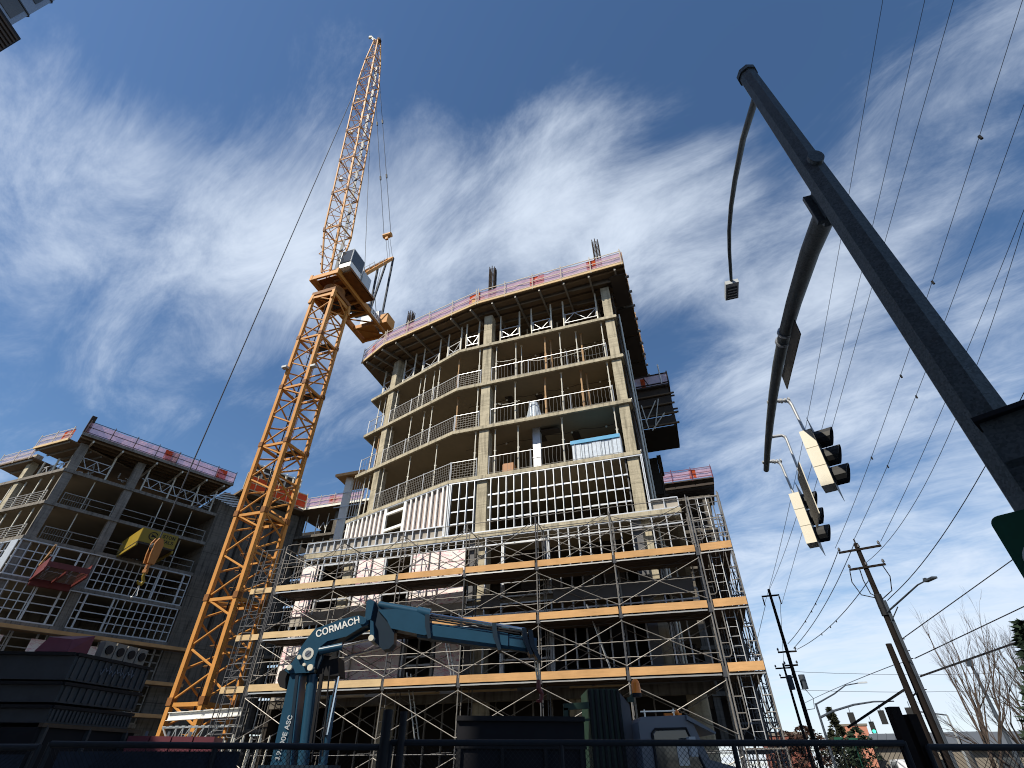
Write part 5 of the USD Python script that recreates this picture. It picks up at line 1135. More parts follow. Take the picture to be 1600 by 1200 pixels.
# stacked steel bins at the left, bundle on the ground beside them
P0, Pa, Pb = vec(-11.04, 14.22, 0), vec(-10.56, 16.63, 0), vec(-16.5, 13.75, 0)
pe = nrm(Pa - P0); pl = nrm(Pb - P0)
for i, (z0, z1, m, lab) in enumerate(((3.33, 3.92, 'steel_bin', 'uppermost steel form panel pack of the dark stack at the lower left'), (2.86, 3.28, 'steel_bin', 'middle steel form panel pack of the dark stack at the lower left'), (2.45, 2.80, 'steel_bin', 'lower ridged form panel pack of the dark stack at the lower left'))):
    bn = thing('form_panel_pack', lab, 'form panels', P0 + Z * z0, group='stacked form panel packs')
    a, b, c, d = P0, Pa, Pa + pl * 5.4, P0 + pl * 5.4
    part(MB().hexa([p + Z * z0 for p in (d, a, b, c)] + [p + Z * z1 for p in (d, a, b, c)]), 'body', m, bn)
    o = vec(pe[1], -pe[0], 0)
    part(MB().beam(a + o * .03 + Z * (z1 - .03), b + o * .03 + Z * (z1 - .03), .08, .07).beam(a - pe * .03 + Z * (z1 - .03), d - pe * .03 + Z * (z1 - .03), .08, .07), 'top_lip', 'black', bn)
    n = 22 if i == 2 else 12
    rb_ = MB()
    for j in range(n): 
        p = lerp(a, b, (j + .5) / n) + o * .02
        rb_.beam(p + Z * (z0 + .04), p + Z * (z1 - .08), .05, .03 + .03 * rng.random(), up=o)
    for j in range(0):
        p = lerp(a, d, (j + .5) / 26) - pe * .02
        rb_.beam(p + Z * (z0 + .04), p + Z * (z1 - .08), .06, .04, up=pe)
    part(rb_, 'rib', m, bn)
    if i == 0:
        gf = MB(); 
        for j in range(9): gf.pipe([lerp(a, b, .33 + j * .05) + o * .06 + Z * (z0 + .32 + .06 * ((j * 7) % 3)), lerp(a, b, .35 + j * .05) + o * .06 + Z * (z0 + .20 + .05 * ((j * 5) % 3)), lerp(a, b, .37 + j * .05) + o * .06 + Z * (z0 + .34)], .014, 4)
        part(gf, 'chalk_mark', 'slate', bn)
tb = thing('trailer_bed', 'dark flat trailer with low side boards under the stacked form panels', 'trailer', P0)
part(MB().hexa([p + Z * 1.0 for p in (P0 + pl * 5.6 - pe * .1, P0 - pe * .1, Pa + pe * .3, Pa + pl * 5.6)] + [p + Z * 2.36 for p in (P0 + pl * 5.6 - pe * .1, P0 - pe * .1, Pa + pe * .3, Pa + pl * 5.6)]), 'side_board', 'dark_bin', tb)
oo = vec(pe[1], -pe[0], 0)
for t in (0.02, .5, .98): part(MB().beam(lerp(P0, Pa, t) + oo * .05 + Z * .9, lerp(P0, Pa, t) + oo * .05 + Z * 2.4, .08, .1), 'stake', 'steel_bin', tb)
part(MB().beam(P0 + oo * .04 - pe * .1 + Z * 2.40, Pa + oo * .04 + pe * .4 + Z * 2.40, .12, .08), 'deck_edge', 'plank', tb)
part(MB().beam(P0 - pe * .16 + Z * 2.0, P0 + pl * 5.5 - pe * .16 + Z * 2.02, .05, .06), 'strap_rail', 'grey_paint', tb)
for i in range(4):
    c = lerp(P0, Pa, .40 + i * .155) + pl * (.2) + Z * 4.14
    q = MB(); q.plate([(-.17, -.2), (.17, -.2), (.17, .2), (-.17, .2)], c, pe, Z, -.1, .1)
    g = single(q, 'jack_stand', 'shore_dark', 'grey clamp plate with dark hole, %s of four on the dark panel stack' % ('leftmost', 'second from left', 'third from left', 'rightmost')[i], 'clamp', 'clamp plates on the form panel stack')
    part(MB().tube(c + oo * .1, c + oo * .14, .11, 14), 'hole', 'black', g)
wb_ = single(MB().hexa([lerp(P0, Pa, .02) + pl * .3 + Z * 3.95, lerp(P0, Pa, .25) + pl * .3 + Z * 3.95, lerp(P0, Pa, .25) + pl * 1.1 + Z * 3.95, lerp(P0, Pa, .02) + pl * 1.1 + Z * 3.95] + [lerp(P0, Pa, .06) + pl * .4 + Z * 4.25, lerp(P0, Pa, .25) + pl * .3 + Z * 4.42, lerp(P0, Pa, .25) + pl * 1.0 + Z * 4.4, lerp(P0, Pa, .06) + pl * 1.0 + Z * 4.3]), 'wrapped_bundle', 'maroon', 'small maroon wrapped bundle lying on top of the form panel stack', 'bundle')
pk = thing('maroon_pallet_stack', 'maroon strapped pallet stack on the ground right of the dark trailer', 'pallet stack', (-9.2, 17, 0))
for j in range(2):
    for i in range(4):
        part(MB().box((-9.95 + i * .52, 16.6 + i * .12, 1.66 + j * .42), (.5, 1.0, .38), x=(1, .22, 0)), 'wrapped_pack', 'maroon', pk)
part(MB().box((-9.2, 16.8, .72), (2.2, 1.2, 1.44), x=(1, .22, 0)), 'base', 'dark_bin', pk)
for i in range(3): part(MB().box((-9.7 + i * .52, 16.17 + i * .115, 2.0), (.06, .03, .75), x=(1, .22, 0)), 'strap', 'slate', pk)
rkp = thing('prop_rack', 'rack of short grey props standing beside the maroon pallet stack', 'rack', (-8.0, 18, 0))
for i in range(6):
    for y in (17.6, 18.3): part(MB().tube((-8.6 + i * .26, y, .8), (-8.55 + i * .26, y, 2.25 + .06 * (i % 3)), .03, 5), 'prop', 'shore', rkp)
for z in (1.4, 2.1): part(MB().beam((-8.7, 17.6, z), (-7.2, 17.6, z), .05).beam((-8.7, 18.3, z), (-7.2, 18.3, z), .05), 'rack_bar', 'galv', rkp)
part(MB().box((-7.95, 17.95, .4), (1.6, 1.0, .8)), 'rack_base', 'dark_bin', rkp)

# ------------------------------------------------------------------ mesh fence along the pavement
FY = 7.5
def fence(name, label, x0, x1, zr, posts, fabric):
    f = thing(name, label, 'fence', (x0, FY, 0), 'fence lengths along the pavement')
    part(MB().tube((x0, FY, zr[0]), (x1, FY, zr[1]), .034, 10), 'top_rail', 'fence', f, smooth=40)
    part(MB().tube((x0, FY, .25), (x1, FY, .25), .03, 8), 'bottom_rail', 'fence', f, smooth=40)
    for x in posts: part(MB().tube((x, FY, 0.1), (x, FY, lerp(zr[0], zr[1], (x - x0) / (x1 - x0)) + .02), .03, 8), 'post', 'fence', f, smooth=40)
    q = MB(); n = int((x1 - x0) / .058); h = min(zr) - .02
    za = max(.3, h - .75)
    for i in range(n):
        x = x0 + (x1 - x0) * i / n; dx = h - za
        if x + dx < x1: q.beam((x, FY, za), (x + dx, FY, h), .004)
        if x - dx > x0: q.beam((x, FY - .004, za), (x - dx, FY - .004, h), .004)
    part(q, 'chain_link', 'fence', f)
    for a, b in fabric: part(MB().beam((a, FY + .03, (zr[0] + .3) / 2 - .04), (b, FY + .03, (zr[0] + .3) / 2 - .04), .006, zr[0] - .36), 'privacy_screen', 'fabric', f)
fence('chain_link_fence', 'left length of dark chain link fence with a blue grey privacy screen', -5.62, -1.60, (1.83, 1.80), (-5.62, -3.6, -1.60), [(-5.5, -3.3)])
fence('chain_link_fence', 'middle and longest length of dark chain link fence in front of the truck', -1.48, 4.78, (1.845, 1.84), (-1.48, .6, 2.7, 4.78), [])
fence('chain_link_fence', 'right length of dark chain link fence beyond the two wooden posts', 5.05, 11.2, (1.80, 1.79), (5.05, 7.0, 9.1, 11.2), [])
fence('chain_link_fence', 'dark fence length at the extreme lower left edge', -10.5, -5.75, (1.80, 1.80), (-10.5, -8, -5.75), [(-10.4, -5.9)])
for x, r_, h, lab in ((-1.53, .06, 2.18, 'thick dark gate post between the left and middle fence lengths'), (-1.33, .045, 2.16, 'thinner dark post just right of the thick gate post')):
    single(MB().tube((x, FY - .05, 0), (x - .02, FY - .05, h), r_, 10), 'gate_post', 'black', lab, 'post', smooth=40)
for x, w, h, lab in ((4.87, .12, 2.22, 'left of two dark square timber posts at the fence gap'), (5.06, .11, 2.14, 'right of two dark square timber posts at the fence gap')):
    single(MB().box((x, FY + .1, h / 2), (w, w, h)), 'timber_post', 'util_wood', lab, 'post')

# ------------------------------------------------------------------ traffic signal pole at the right
PX = vec(3.22, 2.84, 0); AD = vec(math.sin(math.radians(18.5)), math.cos(math.radians(18.5)), 0); AR = vec(AD[1], -AD[0], 0)
sp_ = thing('signal_pole', 'dark galvanised octagonal signal pole with mast arm and street lamp leaning across the right side', 'signal pole', PX)
part(MB().tube(PX + Z * .25, PX + Z * 9.1, .170, 8, .108), 'pole_shaft', 'pole', sp_)
part(MB().tube(PX + Z * 9.08, PX + Z * 9.16, .128, 8), 'pole_cap', 'pole', sp_)
part(MB().box(PX + Z * .15, (.5, .5, .1)).tube(PX, PX + Z * .1, .35, 16), 'base_plate', 'pole', sp_)
def AP(s, z, o=0.0): return PX + AD * s + AR * o + Z * z
arm = [(.16, 6.20), (.9, 6.42), (1.97, 6.64), (2.9, 6.79), (3.7, 6.87), (4.6, 6.90), (5.5, 6.88), (6.4, 6.83), (7.29, 6.74)]
part(MB().pipe([AP(s, z) for s, z in arm], np.linspace(.115, .055, len(arm)), 12), 'mast_arm', 'pole', sp_, smooth=40)
part(MB().plate([(-.17, -.22), (.17, -.22), (.17, .22), (-.17, .22)], PX + Z * 6.19 + AD * .135, AR, Z, -.012, .03).box(PX + AD * .08 + Z * 6.19, (.2, .25, .42), x=AR), 'arm_flange', 'pole', sp_)
hh = nrm(vec(-.287, -1.18, 0))
part(MB().plate([(.075 * math.cos(a), .11 * math.sin(a)) for a in np.linspace(0, math.tau, 17)[:-1]], PX + hh * .115 + Z * 6.68, vec(-hh[1], hh[0], 0), Z, 0, .045), 'hand_hole_cover', 'pole', sp_)
la = [(.08, 8.55), (.9, 9.1), (1.91, 9.60), (2.6, 9.82), (3.24, 9.93), (3.7, 9.90), (4.17, 9.78), (4.4, 9.72)]
part(MB().pipe([AP(s, z, -.06 * max(0, 1 - s / 1.9)) for s, z in [(0.0, 8.5)] + la], np.linspace(.05, .03, len(la) + 1), 10), 'lamp_arm', 'pole', sp_, smooth=40)
lh = part(MB().box(AP(4.62, 9.69), (.26, .48, .10), x=AR), 'lamp_head', 'grey_paint', sp_)
part(MB().box(AP(4.66, 9.632), (.20, .34, .02), x=AR), 'lamp_lens', 'strut', lh)
for i in range(4): part(MB().box(AP(4.54 + i * .08, 9.618), (.18, .02, .012), x=AR), 'lens_bar', 'grey_paint', lh)
for s in (2.75, 3.0): 
    z = np.interp(s, [a[0] for a in arm], [a[1] for a in arm]); part(MB().tube(AP(s - .02, z), AP(s + .02, z), .115, 12), 'arm_band', 'galv', sp_)

def signal_head(name, label, s, drop, yaw, out=.42):
    z = np.interp(s, [a[0] for a in arm], [a[1] for a in arm])
    f = vec(math.sin(math.radians(yaw)), math.cos(math.radians(yaw)), 0); sd = vec(f[1], -f[0], 0)
    h0 = AP(s, z, out + .05) - Z * drop
    t = thing(name, label, 'traffic light', h0, 'traffic lights on the near mast arm')
    br = MB().tube(AP(s, z + .02, -.08), AP(s, z + .02, .16), .035, 8).pipe([AP(s, z, .1), AP(s, z, out - .06), AP(s, z - .04, out), AP(s, z - .12, out + .02), h0 + Z * .02], [.03, .03, .032, .026, .022], 8)
    for o in (.14, .2, .26): br.tube(AP(s, z, o), AP(s, z, o + .03), .045, 8)
    part(br, 'bracket', 'galv', t, smooth=50)
    H = 1.02
    for i in range(3):
        c = h0 - Z * (i * .34 + .17)
        hs = part(MB().box(c + f * .02, (.33, .20, .33), x=sd), 'lamp_housing', 'signal_white', t)
        part(MB().tube(c + f * .12, c + f * .135, .14, 16), 'lens', 'signal_black', hs)
        n = 10; a = np.linspace(-.25 * math.pi, 1.25 * math.pi, n); V = []; 
        for rr, ofs, cut in ((.155, .12, 0), (.155, .40, 1), (.147, .40, 1), (.147, .12, 0)):
            for k in a: V.append(c + sd * rr * math.cos(k) + Z * rr * math.sin(k) + f * (ofs if not cut else ofs - .10 * (1 - (math.sin(k) + .7) / 1.7)))
        F = []
        for r_ in range(4):
            r2 = (r_ + 1) % 4
            for k in range(n - 1): F += [(r_ * n + k, r_ * n + k + 1, r2 * n + k + 1), (r_ * n + k, r2 * n + k + 1, r2 * n + k)]
        part(MB().add(V, F), 'visor', 'signal_black', hs)
    part(MB().plate([(-.30, -H - .14), (.30, -H - .14), (.30, .14), (-.30, .14)], h0 + f * .122, sd, Z, 0, .006), 'back_plate', 'signal_black', t)
    return t
signal_head('traffic_light', 'nearer traffic light on the mast arm, its pale back and three black visors side on', 4.85, .74, 128, out=.27)
signal_head('traffic_light', 'traffic light at the tip of the mast arm, lowest of the hanging signals', 7.0, .80, 126, out=.24)
# middle signal, its pale back plate seen nearly edge on
ms_z = np.interp(6.05, [a[0] for a in arm], [a[1] for a in arm]); mo = AP(6.05, ms_z, .30) - Z * .80
ms = thing('hanging_sign', 'cream signal sign plate between the two mast arm lights seen almost edge on', 'sign', mo)
mn = math.radians(294); mx = vec(math.cos(mn), -math.sin(mn), 0)
part(MB().plate([(-.36, -.98), (.36, -.98), (.36, 0), (-.36, 0)], mo, mx, Z, -.012, .012), 'sign_plate', 'signal_white', ms)
part(MB().plate([(-.38, -1.0), (.38, -1.0), (.38, .02), (-.38, .02)], mo, mx, Z, -.016, -.012), 'sign_back', 'signal_black', ms)
part(MB().pipe([AP(6.05, ms_z, .0), AP(6.05, ms_z, .24), AP(6.05, ms_z - .04, .29), AP(6.05, ms_z - .12, .30), mo - Z * .1], [.03, .03, .03, .024, .02], 8), 'bracket', 'galv', ms, smooth=50)
# street name plate under the arm
nb = thing('name_plate', 'thin dark name plate hanging under the mast arm seen edge on', 'sign', AP(3.1, 6.6))
part(MB().beam(AP(2.3, 6.46, .02), AP(3.8, 6.58, .02), .012, .26), 'plate', 'signal_black', nb)
for s in (2.6, 3.6): part(MB().tube(AP(s, 6.7, .05), AP(s, 6.55, .05), .015, 5), 'hanger', 'galv', nb)
# pedestrian signal on the pole
sfp = vec(-math.sin(math.radians(50)), -math.cos(math.radians(50)), 0); sxp = vec(-sfp[1], sfp[0], 0); po = vec(3.075, 2.47, 3.155)
ps = thing('pedestrian_signal', 'dark hooded pedestrian signal box fixed to the right side of the near signal pole', 'pedestrian signal', po)
part(MB().box(po, (.44, .13, .27), x=sxp), 'housing', 'pole', ps)
part(MB().box(po + Z * .145 + sfp * .02, (.47, .19, .03), x=sxp), 'hood', 'black', ps)
part(MB().beam(po, vec(3.2, 2.75, 3.22), .06), 'clamp', 'galv', ps)
# green cycle sign
sf = vec(-math.sin(math.radians(50)), -math.cos(math.radians(50)), 0); sx = vec(-sf[1], sf[0], 0); so = PX + sf * .22 + sx * .045 + Z * 2.34
bs = thing('bike_route_sign', 'green sign with rounded corners and white bicycle symbol on the near signal pole', 'sign', so)
w_, h_, c_ = .305, .46, .05
rc_ = [(x + c_ * math.cos(a), y + c_ * math.sin(a)) for x, y, a0 in ((w_ - c_, h_ - c_, 0), (-w_ + c_, h_ - c_, 90), (-w_ + c_, -h_ + c_, 180), (w_ - c_, -h_ + c_, 270)) for a in np.radians(np.linspace(a0, a0 + 90, 6))]
part(MB().plate(rc_, so, sx, Z, 0, .004), 'sign_plate', 'sign_green', bs)
bk = MB(); so2 = so + sf * .008 + Z * .24 - sx * .03
def circ(cx, cz, r_): bk.pipe([so2 + sx * (cx + r_ * math.cos(a)) + Z * (cz + r_ * math.sin(a)) for a in np.linspace(0, math.tau, 25)], .009, 5)
circ(-.12, -.06, .105); circ(.16, -.06, .105)
for a, b in (((-.12, -.06), (-.05, .10)), ((-.05, .10), (.11, .10)), ((.11, .10), (.02, -.06)), ((.02, -.06), (-.06, .09)), ((.11, .10), (.16, -.06)), ((-.05, .10), (-.065, .15)), ((-.11, .15), (-.02, .15)), ((.11, .10), (.12, .17)), ((.12, .17), (.06, .18)), ((.02, -.06), (.16, -.06))):
    bk.tube(so2 + sx * a[0] + Z * a[1], so2 + sx * b[0] + Z * b[1], .009, 5)
part(bk, 'bicycle_symbol', 'sign_white', bs)

# ------------------------------------------------------------------ wooden poles and wires
def crossarm(t, c, d, half, m='util_wood', ins=3, down=False):
    a = part(MB().beam(c - d * half, c + d * half, .10, .12), 'crossarm', m, t)
    for i in range(ins):
        p = c + d * half * (-.93 + 1.86 * i / max(1, ins - 1))
        if down: part(MB().tube(p - Z * .1, p - Z * .75, .06, 6), 'insulator', 'insulator', a)
        else: part(MB().tube(p + Z * .05, p + Z * .34, .035, 6, .02).tube(p + Z * .14, p + Z * .30, .085, 8, .06), 'insulator', 'insulator', a)
    return a
cd = nrm(vec(1.96, -1.38, 0))
U1 = vec(22.3, 32.0, 0)
u1 = thing('utility_pole', 'tall dark wooden utility pole with two crossarms and a street lamp on the right', 'utility pole', U1, 'utility poles down the street')
part(MB().tube(U1, U1 + Z * 13.15, .20, 10, .13), 'pole_shaft', 'util_wood', u1, smooth=40)
crossarm(u1, U1 + Z * 12.72 - Y * .16, cd, 1.2); crossarm(u1, U1 + Z * 11.6 - Y * .16, cd, 1.0)
part(MB().tube(U1 + Z * 13.15, U1 + Z * 13.45, .05, 6), 'top_insulator', 'insulator', u1)
for o in (-.9, -.35, .9): part(MB().pipe([U1 + cd * o + Z * 11.6, U1 + cd * o * 1.15 + Z * 10.9, U1 + cd * o * .9 + Z * 10.1, U1 + cd * .15 + Z * 9.7], .03, 5), 'cable_drop', 'wire', u1)
for z in (9.7, 9.3): part(MB().tube(U1 + Z * (z - .5), U1 + Z * (z + .3), .22, 8, .2), 'cable_sleeve', 'black', u1)
for o in (.12, .2): part(MB().tube(U1 + cd * o - Y * .18 + Z * .2, U1 + cd * o * .9 - Y * .15 + Z * 9.6, .05, 6), 'conduit', 'strut', u1)
part(MB().pipe([U1 + Z * 8.9, vec(22.6, 30.6, 9.35), vec(22.7, 29.0, 9.72), vec(22.7, 28.4, 9.74)], [.05, .05, .04, .035], 7).pipe([U1 + Z * 8.3, vec(22.5, 31, 9.05)], .03, 5), 'lamp_arm', 'strut', u1, smooth=50)
part(MB().box(vec(22.7, 27.95, 9.72), (.28, .75, .10)).box(vec(22.7, 28.3, 9.82), (.12, .16, .12)), 'lamp_head', 'strut', u1)
for z in (7.5, 6.5, 5.6, 6.9, 5.0): part(MB().beam(U1 - cd * .1 + Z * z, U1 + cd * .42 + Z * z, .04), 'bracket', 'wire', u1)
U1b = vec(21.4, 31.5, 0)
ub = thing('stub_pole', 'shorter cut off wooden pole standing against the tall utility pole', 'utility pole', U1b)
part(MB().tube(U1b, U1b + Z * 7.2, .19, 10, .15), 'pole_shaft', 'util_wood', ub, smooth=40)
part(MB().beam(U1b + Z * 4.6, U1b + (U1 - U1b) * .9 + Z * 4.9, .06), 'brace', 'wire', ub)

def simple_pole(name, label, p, h, arms, m='util_wood', r_=.17, xf=False):
    t = thing(name, label, 'utility pole', p, 'utility poles down the street')
    part(MB().tube(p, p + Z * h, r_, 8, r_ * .6), 'pole_shaft', m, t, smooth=40)
    for z, half, n, down in arms: crossarm(t, p + Z * z, nrm(vec(1, -.42, 0)), half, ins=n, down=down)
    if xf:
        for o in (-.45, .5): part(MB().tube(p + nrm(vec(1, -.42, 0)) * o + Z * 6.6, p + nrm(vec(1, -.42, 0)) * o + Z * 7.6, .24, 10), 'transformer', 'strut', t, smooth=40)
        part(MB().pipe([p + X * .55 + Z * 6.6, p + X * .95 + Z * 6.0, p + X * .8 + Z * 5.3, p + Z * 5.2], .025, 5), 'cable_drop', 'wire', t)
    return t
U2 = vec(23.0, 46.7, 0)
simple_pole('utility_pole', 'second wooden utility pole down the street with drum transformers and hanging insulators', U2, 14.3, [(13.75, .72, 2, True), (9.3, .72, 3, False), (8.3, .5, 3, False)], xf=True, r_=.18)
U3 = vec(26.8, 56, 0)
simple_pole('utility_pole', 'third, more distant utility pole just left of the one with transformers', U3, 9.8, [(9.4, .8, 3, False), (8.6, .6, 2, False)], m='util_wood', r_=.15)
U4 = vec(25.2, 64, 0)
simple_pole('utility_pole', 'farthest thin pole half hidden behind the scaffold tower', U4, 8.0, [(7.4, .8, 2, False), (6.9, .8, 2, False)], r_=.13)

def wire(label, pts, r_=.0078, back=0.0, n=26, spacer=(), group='overhead wires crossing the sky'):
    p = np.array(pts, float); d = np.concatenate([[0], np.cumsum(np.linalg.norm(np.diff(p[:, :2], axis=0), axis=1))])
    deg = min(2, len(p) - 1); s = np.linspace(0, d[-1] + back, n)
    c = [np.polyfit(d, p[:, k], 1 if k < 2 else deg) for k in range(3)]
    q = np.stack([np.polyval(k, s) for k in c], 1); q[0] = p[0]
    rr = r_ * np.clip(np.linalg.norm(q - vec(0, 0, 1.6), axis=1) / 22, .75, 1.8)
    o = MB().pipe(q, rr, 4)
    for t in spacer:
        i = int(t * (n - 1)); o.tube(q[i] - Z * .12, q[i] + Z * .02, .035, 5)
    single(o, 'overhead_wire', 'wire', label, 'wire', group)
wire('leftmost of three wires rising from the second pole over the street', [(22.3, 46.97, 13.0), (12.38, 16.45, 13.92), (9.61, 7.93, 14.59), (8.2, 3.57, 15.07)], back=8)
wire('middle of three wires rising from the second pole over the street', [(23.06, 46.6, 14.3), (13.83, 18.2, 14.1), (10.78, 8.81, 14.3), (9.08, 3.58, 15.1)], back=8)
wire('rightmost of three wires rising from the second pole over the street', [(23.6, 46.3, 13.0), (14.69, 18.88, 14.3), (11.2, 8.12, 14.7), (9.71, 3.56, 15.03)], back=8)
wire('wire from the left insulator of the upper crossarm, the one with clamps', [(21.25, 32.6, 13.05), (13.56, 11.24, 13.75), (11.03, 4.3, 14.29)], back=9, spacer=(.35, .5, .62, .75))
wire('wire from the top of the utility pole running overhead', [(22.3, 32, 13.4), (16.32, 15.58, 13.87), (12.7, 5.63, 14.62)], back=9, spacer=(.3, .45))
wire('wire from the right insulator of the upper crossarm', [(23.4, 31.2, 13.0), (18.35, 17.52, 13.76), (15.09, 8.56, 14.61)], back=9)
wire('faint thin wire from the lower crossarm, farthest right of those rising', [(22.4, 31.9, 11.9), (16.54, 15.79, 11.78), (13.68, 7.93, 13.16)], r_=.008, back=9)
wire('wire from below the crossarms curving up to the right edge behind the signal pole', [(22.34, 31.4, 9.5), (19.6, 23.8, 9.55), (16.71, 15.94, 9.81), (15.21, 11.81, 10.57)], r_=.012, back=9)
wire('upper of three cables leaving the utility pole to the right', [(22.32, 31.5, 7.46), (27.34, 27.98, 10.53)], r_=.017, back=12)
wire('middle of three cables leaving the utility pole to the right', [(22.45, 31.4, 6.44), (27.09, 28.15, 8.37)], r_=.018, back=12)
wire('thickest and lowest of three cables leaving the utility pole to the right', [(22.37, 31.45, 5.58), (26.48, 28.58, 6.85)], r_=.034, back=12)
wire('thick cable dropping left from the utility pole over the far signals', [(21.6, 31.99, 5.03), (19.2, 34.6, 3.43)], r_=.04)
wire('thin cable dropping left from the utility pole above the thick one', [(22.3, 31.6, 6.36), (27.5, 52, 7.0), (33.0, 66, 7.3)], r_=.012)
for i, (a, b) in enumerate((((21.4, 32.6, 12.9), (22.73, 45.66, 9.71)), ((22.3, 32.1, 13.2), (23.0, 45.5, 9.35)), ((22.3, 31.9, 11.0), (23.24, 45.4, 9.27)))):
    wire(('upper', 'middle', 'lower')[i] + ' of three wires sloping from the near utility pole down to the second pole', [a, tuple((vec(*a) + vec(*b)) / 2 - Z * .45), b], r_=.012, spacer=(.45, .55, .65) if i != 1 else ())
wire('wire falling from the second pole to the far poles', [(22.4, 46.9, 13.0), (25.2, 64, 7.6)], r_=.012)
wire('second wire falling from the second pole to the far poles', [(23.5, 46.4, 13.0), (26.8, 56, 9.5)], r_=.012)
for z, lab in ((7.9, 'faint upper wire spanning level across the far street'), (6.6, 'faint lower wire spanning level across the far street')):
    wire(lab, [(23.0, 46.7, z), (33, 50, z + .1), (45, 52, z + .6)], r_=.010)

# ------------------------------------------------------------------ far street
FP = vec(34.3, 66.7, 0)
fp_ = thing('far_signal_pole', 'far signal pole with curved mast arm and street lamp over the junction', 'signal pole', FP)
part(MB().tube(FP, FP + Z * 7.4, .17, 8, .11), 'pole_shaft', 'strut', fp_, smooth=40)
part(MB().pipe([FP + Z * 7.3, vec(36.2, 65.7, 8.2), vec(37.4, 65.0, 8.95), vec(38.6, 64.3, 9.1)], [.08, .07, .06, .05], 6), 'lamp_arm', 'strut', fp_)
part(MB().box((38.9, 64.1, 9.12), (.9, .3, .14), x=(1, -.5, 0)), 'lamp_head', 'grey_paint', fp_)
part(MB().pipe([FP + Z * 6.05, vec(35.6, 66.0, 6.6), vec(37.5, 64.9, 7.1), vec(39.2, 63.9, 7.3), vec(40.8, 62.9, 7.25)], [.12, .11, .10, .08, .06], 7), 'mast_arm', 'strut', fp_, smooth=50)
def far_head(name, lab, c, w=.42, h=1.15, lit=False):
    c = vec(*c); t = thing(name, lab, 'traffic light', c, 'traffic lights over the far junction'); d = nrm(vec(-c[0], -c[1], 0)); x = vec(-d[1], d[0], 0)
    part(MB().plate([(-w / 2, -h / 2), (w / 2, -h / 2), (w / 2, h / 2), (-w / 2, h / 2)], c, x, Z, -.15, .12), 'housing', 'signal_black', t)
    part(MB().tube(c + Z * h / 2, c + Z * (h / 2 + .5), .03, 5), 'hanger', 'strut', t)
    if lit:
        part(MB().tube(c + d * .13 - Z * h * .32, c + d * .15 - Z * h * .32, .17, 14), 'green_lens', 'green_lamp', t)
far_head('far_traffic_light', 'unlit back of the far traffic light nearest its pole on the curved arm', (35.5, 62.6, 5.65), .6)
far_head('far_traffic_light', 'dark back of the far traffic light under the middle of the curved arm', (36.85, 59.5, 5.6), .55)
far_head('far_traffic_light', 'far traffic light showing green, left one of the two lit', (39.96, 67.0, 5.15), .5, 1.1, True)
far_head('far_traffic_light', 'far traffic light showing green, right one of the two lit', (41.9, 64.6, 5.25), .5, 1.1, True)
far_head('far_traffic_light', 'dark wide signal box beside the right lit traffic light', (38.9, 58.0, 5.85), .9, .9)
for c, lab in (((36.7, 68.8, 4.05), 'left small green street name sign above the far junction'), ((37.96, 68.1, 3.95), 'right small green street name sign above the far junction')):
    q = MB().plate([(-.45, -.3), (.45, -.3), (.45, .3), (-.45, .3)], c, nrm(vec(c[1], -c[0], 0)), Z, 0, .04).tube(vec(*c) - Z * .3, vec(c[0], c[1], 0), .04, 5)
    single(q, 'street_name_sign', 'sign_green', lab, 'sign')
# whitish lamp column and dark pole at the right
wl = thing('street_lamp', 'slim pale lamp column with a short arm right of the utility pole', 'street lamp', (35.3, 48.5, 0))
part(MB().tube((35.3, 48.5, 0), (35.3, 48.5, 5.0), .10, 8, .07), 'column', 'alu', wl, smooth=40)
part(MB().tube((35.3, 48.5, 5.0), (33.6, 49.6, 5.35), .05, 6), 'lamp_arm', 'strut', wl)
dp = single(MB().tube((37.75, 46.6, 0), (37.75, 46.6, 8.3), .17, 8, .11).box((37.6, 46.5, 8.45), (.4, .3, .5)), 'floodlight_pole', 'strut', 'dark bare pole with a pale lamp on top among the leafless trees', 'pole', smooth=30)
# buildings
def shed(name, label, a, b, depth, zw, zr, m, rm, seams=True):
    a, b = vec(*a, 0), vec(*b, 0); d = nrm(b - a); n = vec(-d[1], d[0], 0)
    if n[1] < 0: n = -n
    t = thing(name, label, 'building', a); L = np.linalg.norm(b - a)
    part(MB().hexa([a, b, b + n * depth, a + n * depth] + [p + Z * zw for p in (a, b, b + n * depth, a + n * depth)]), 'wall', m, t)
    e0, e1 = a - n * .6 - d * .5 + Z * zw, b - n * .6 + d * .5 + Z * zw; r0, r1 = a + n * depth * .5 + Z * zr, b + n * depth * .5 + Z * zr
    rf = part(MB().hexa([e0 - Z * .12, e1 - Z * .12, r1 - Z * .12, r0 - Z * .12, e0, e1, r1, r0]).hexa([r0 - Z * .12, r1 - Z * .12, b + n * (depth + .6) + Z * (zw - .12), a + n * (depth + .6) + Z * (zw - .12), r0, r1, b + n * (depth + .6) + Z * zw, a + n * (depth + .6) + Z * zw]), 'roof', rm, t)
    if seams:
        k = int(L / .9); q = MB()
        for i in range(k + 1): q.beam(lerp(e0, e1, i / k) + Z * .03, lerp(r0, r1, i / k) + Z * .03, .06, .07)
        part(q, 'standing_seam', rm, rf)
    q = MB()
    for i in range(int(L / 4)): q.beam(a + d * (1.6 + 4 * i) - n * .03 + Z * 1.7, a + d * (3.4 + 4 * i) - n * .03 + Z * 1.7, .06, 1.4)
    part(q, 'window', 'glass_dark', t)
    return t
shed('metal_roofed_shop', 'low shop with a dark standing seam metal roof beyond the junction', (45.4, 77.7), (56.0, 71), 9, 3.9, 5.2, 'stucco', 'roof_metal')
shed('long_metal_roofed_building', 'long low building with dark ribbed metal roof at the lower right', (46, 62), (78, 42), 12, 3.2, 4.7, 'stucco', 'roof_metal')
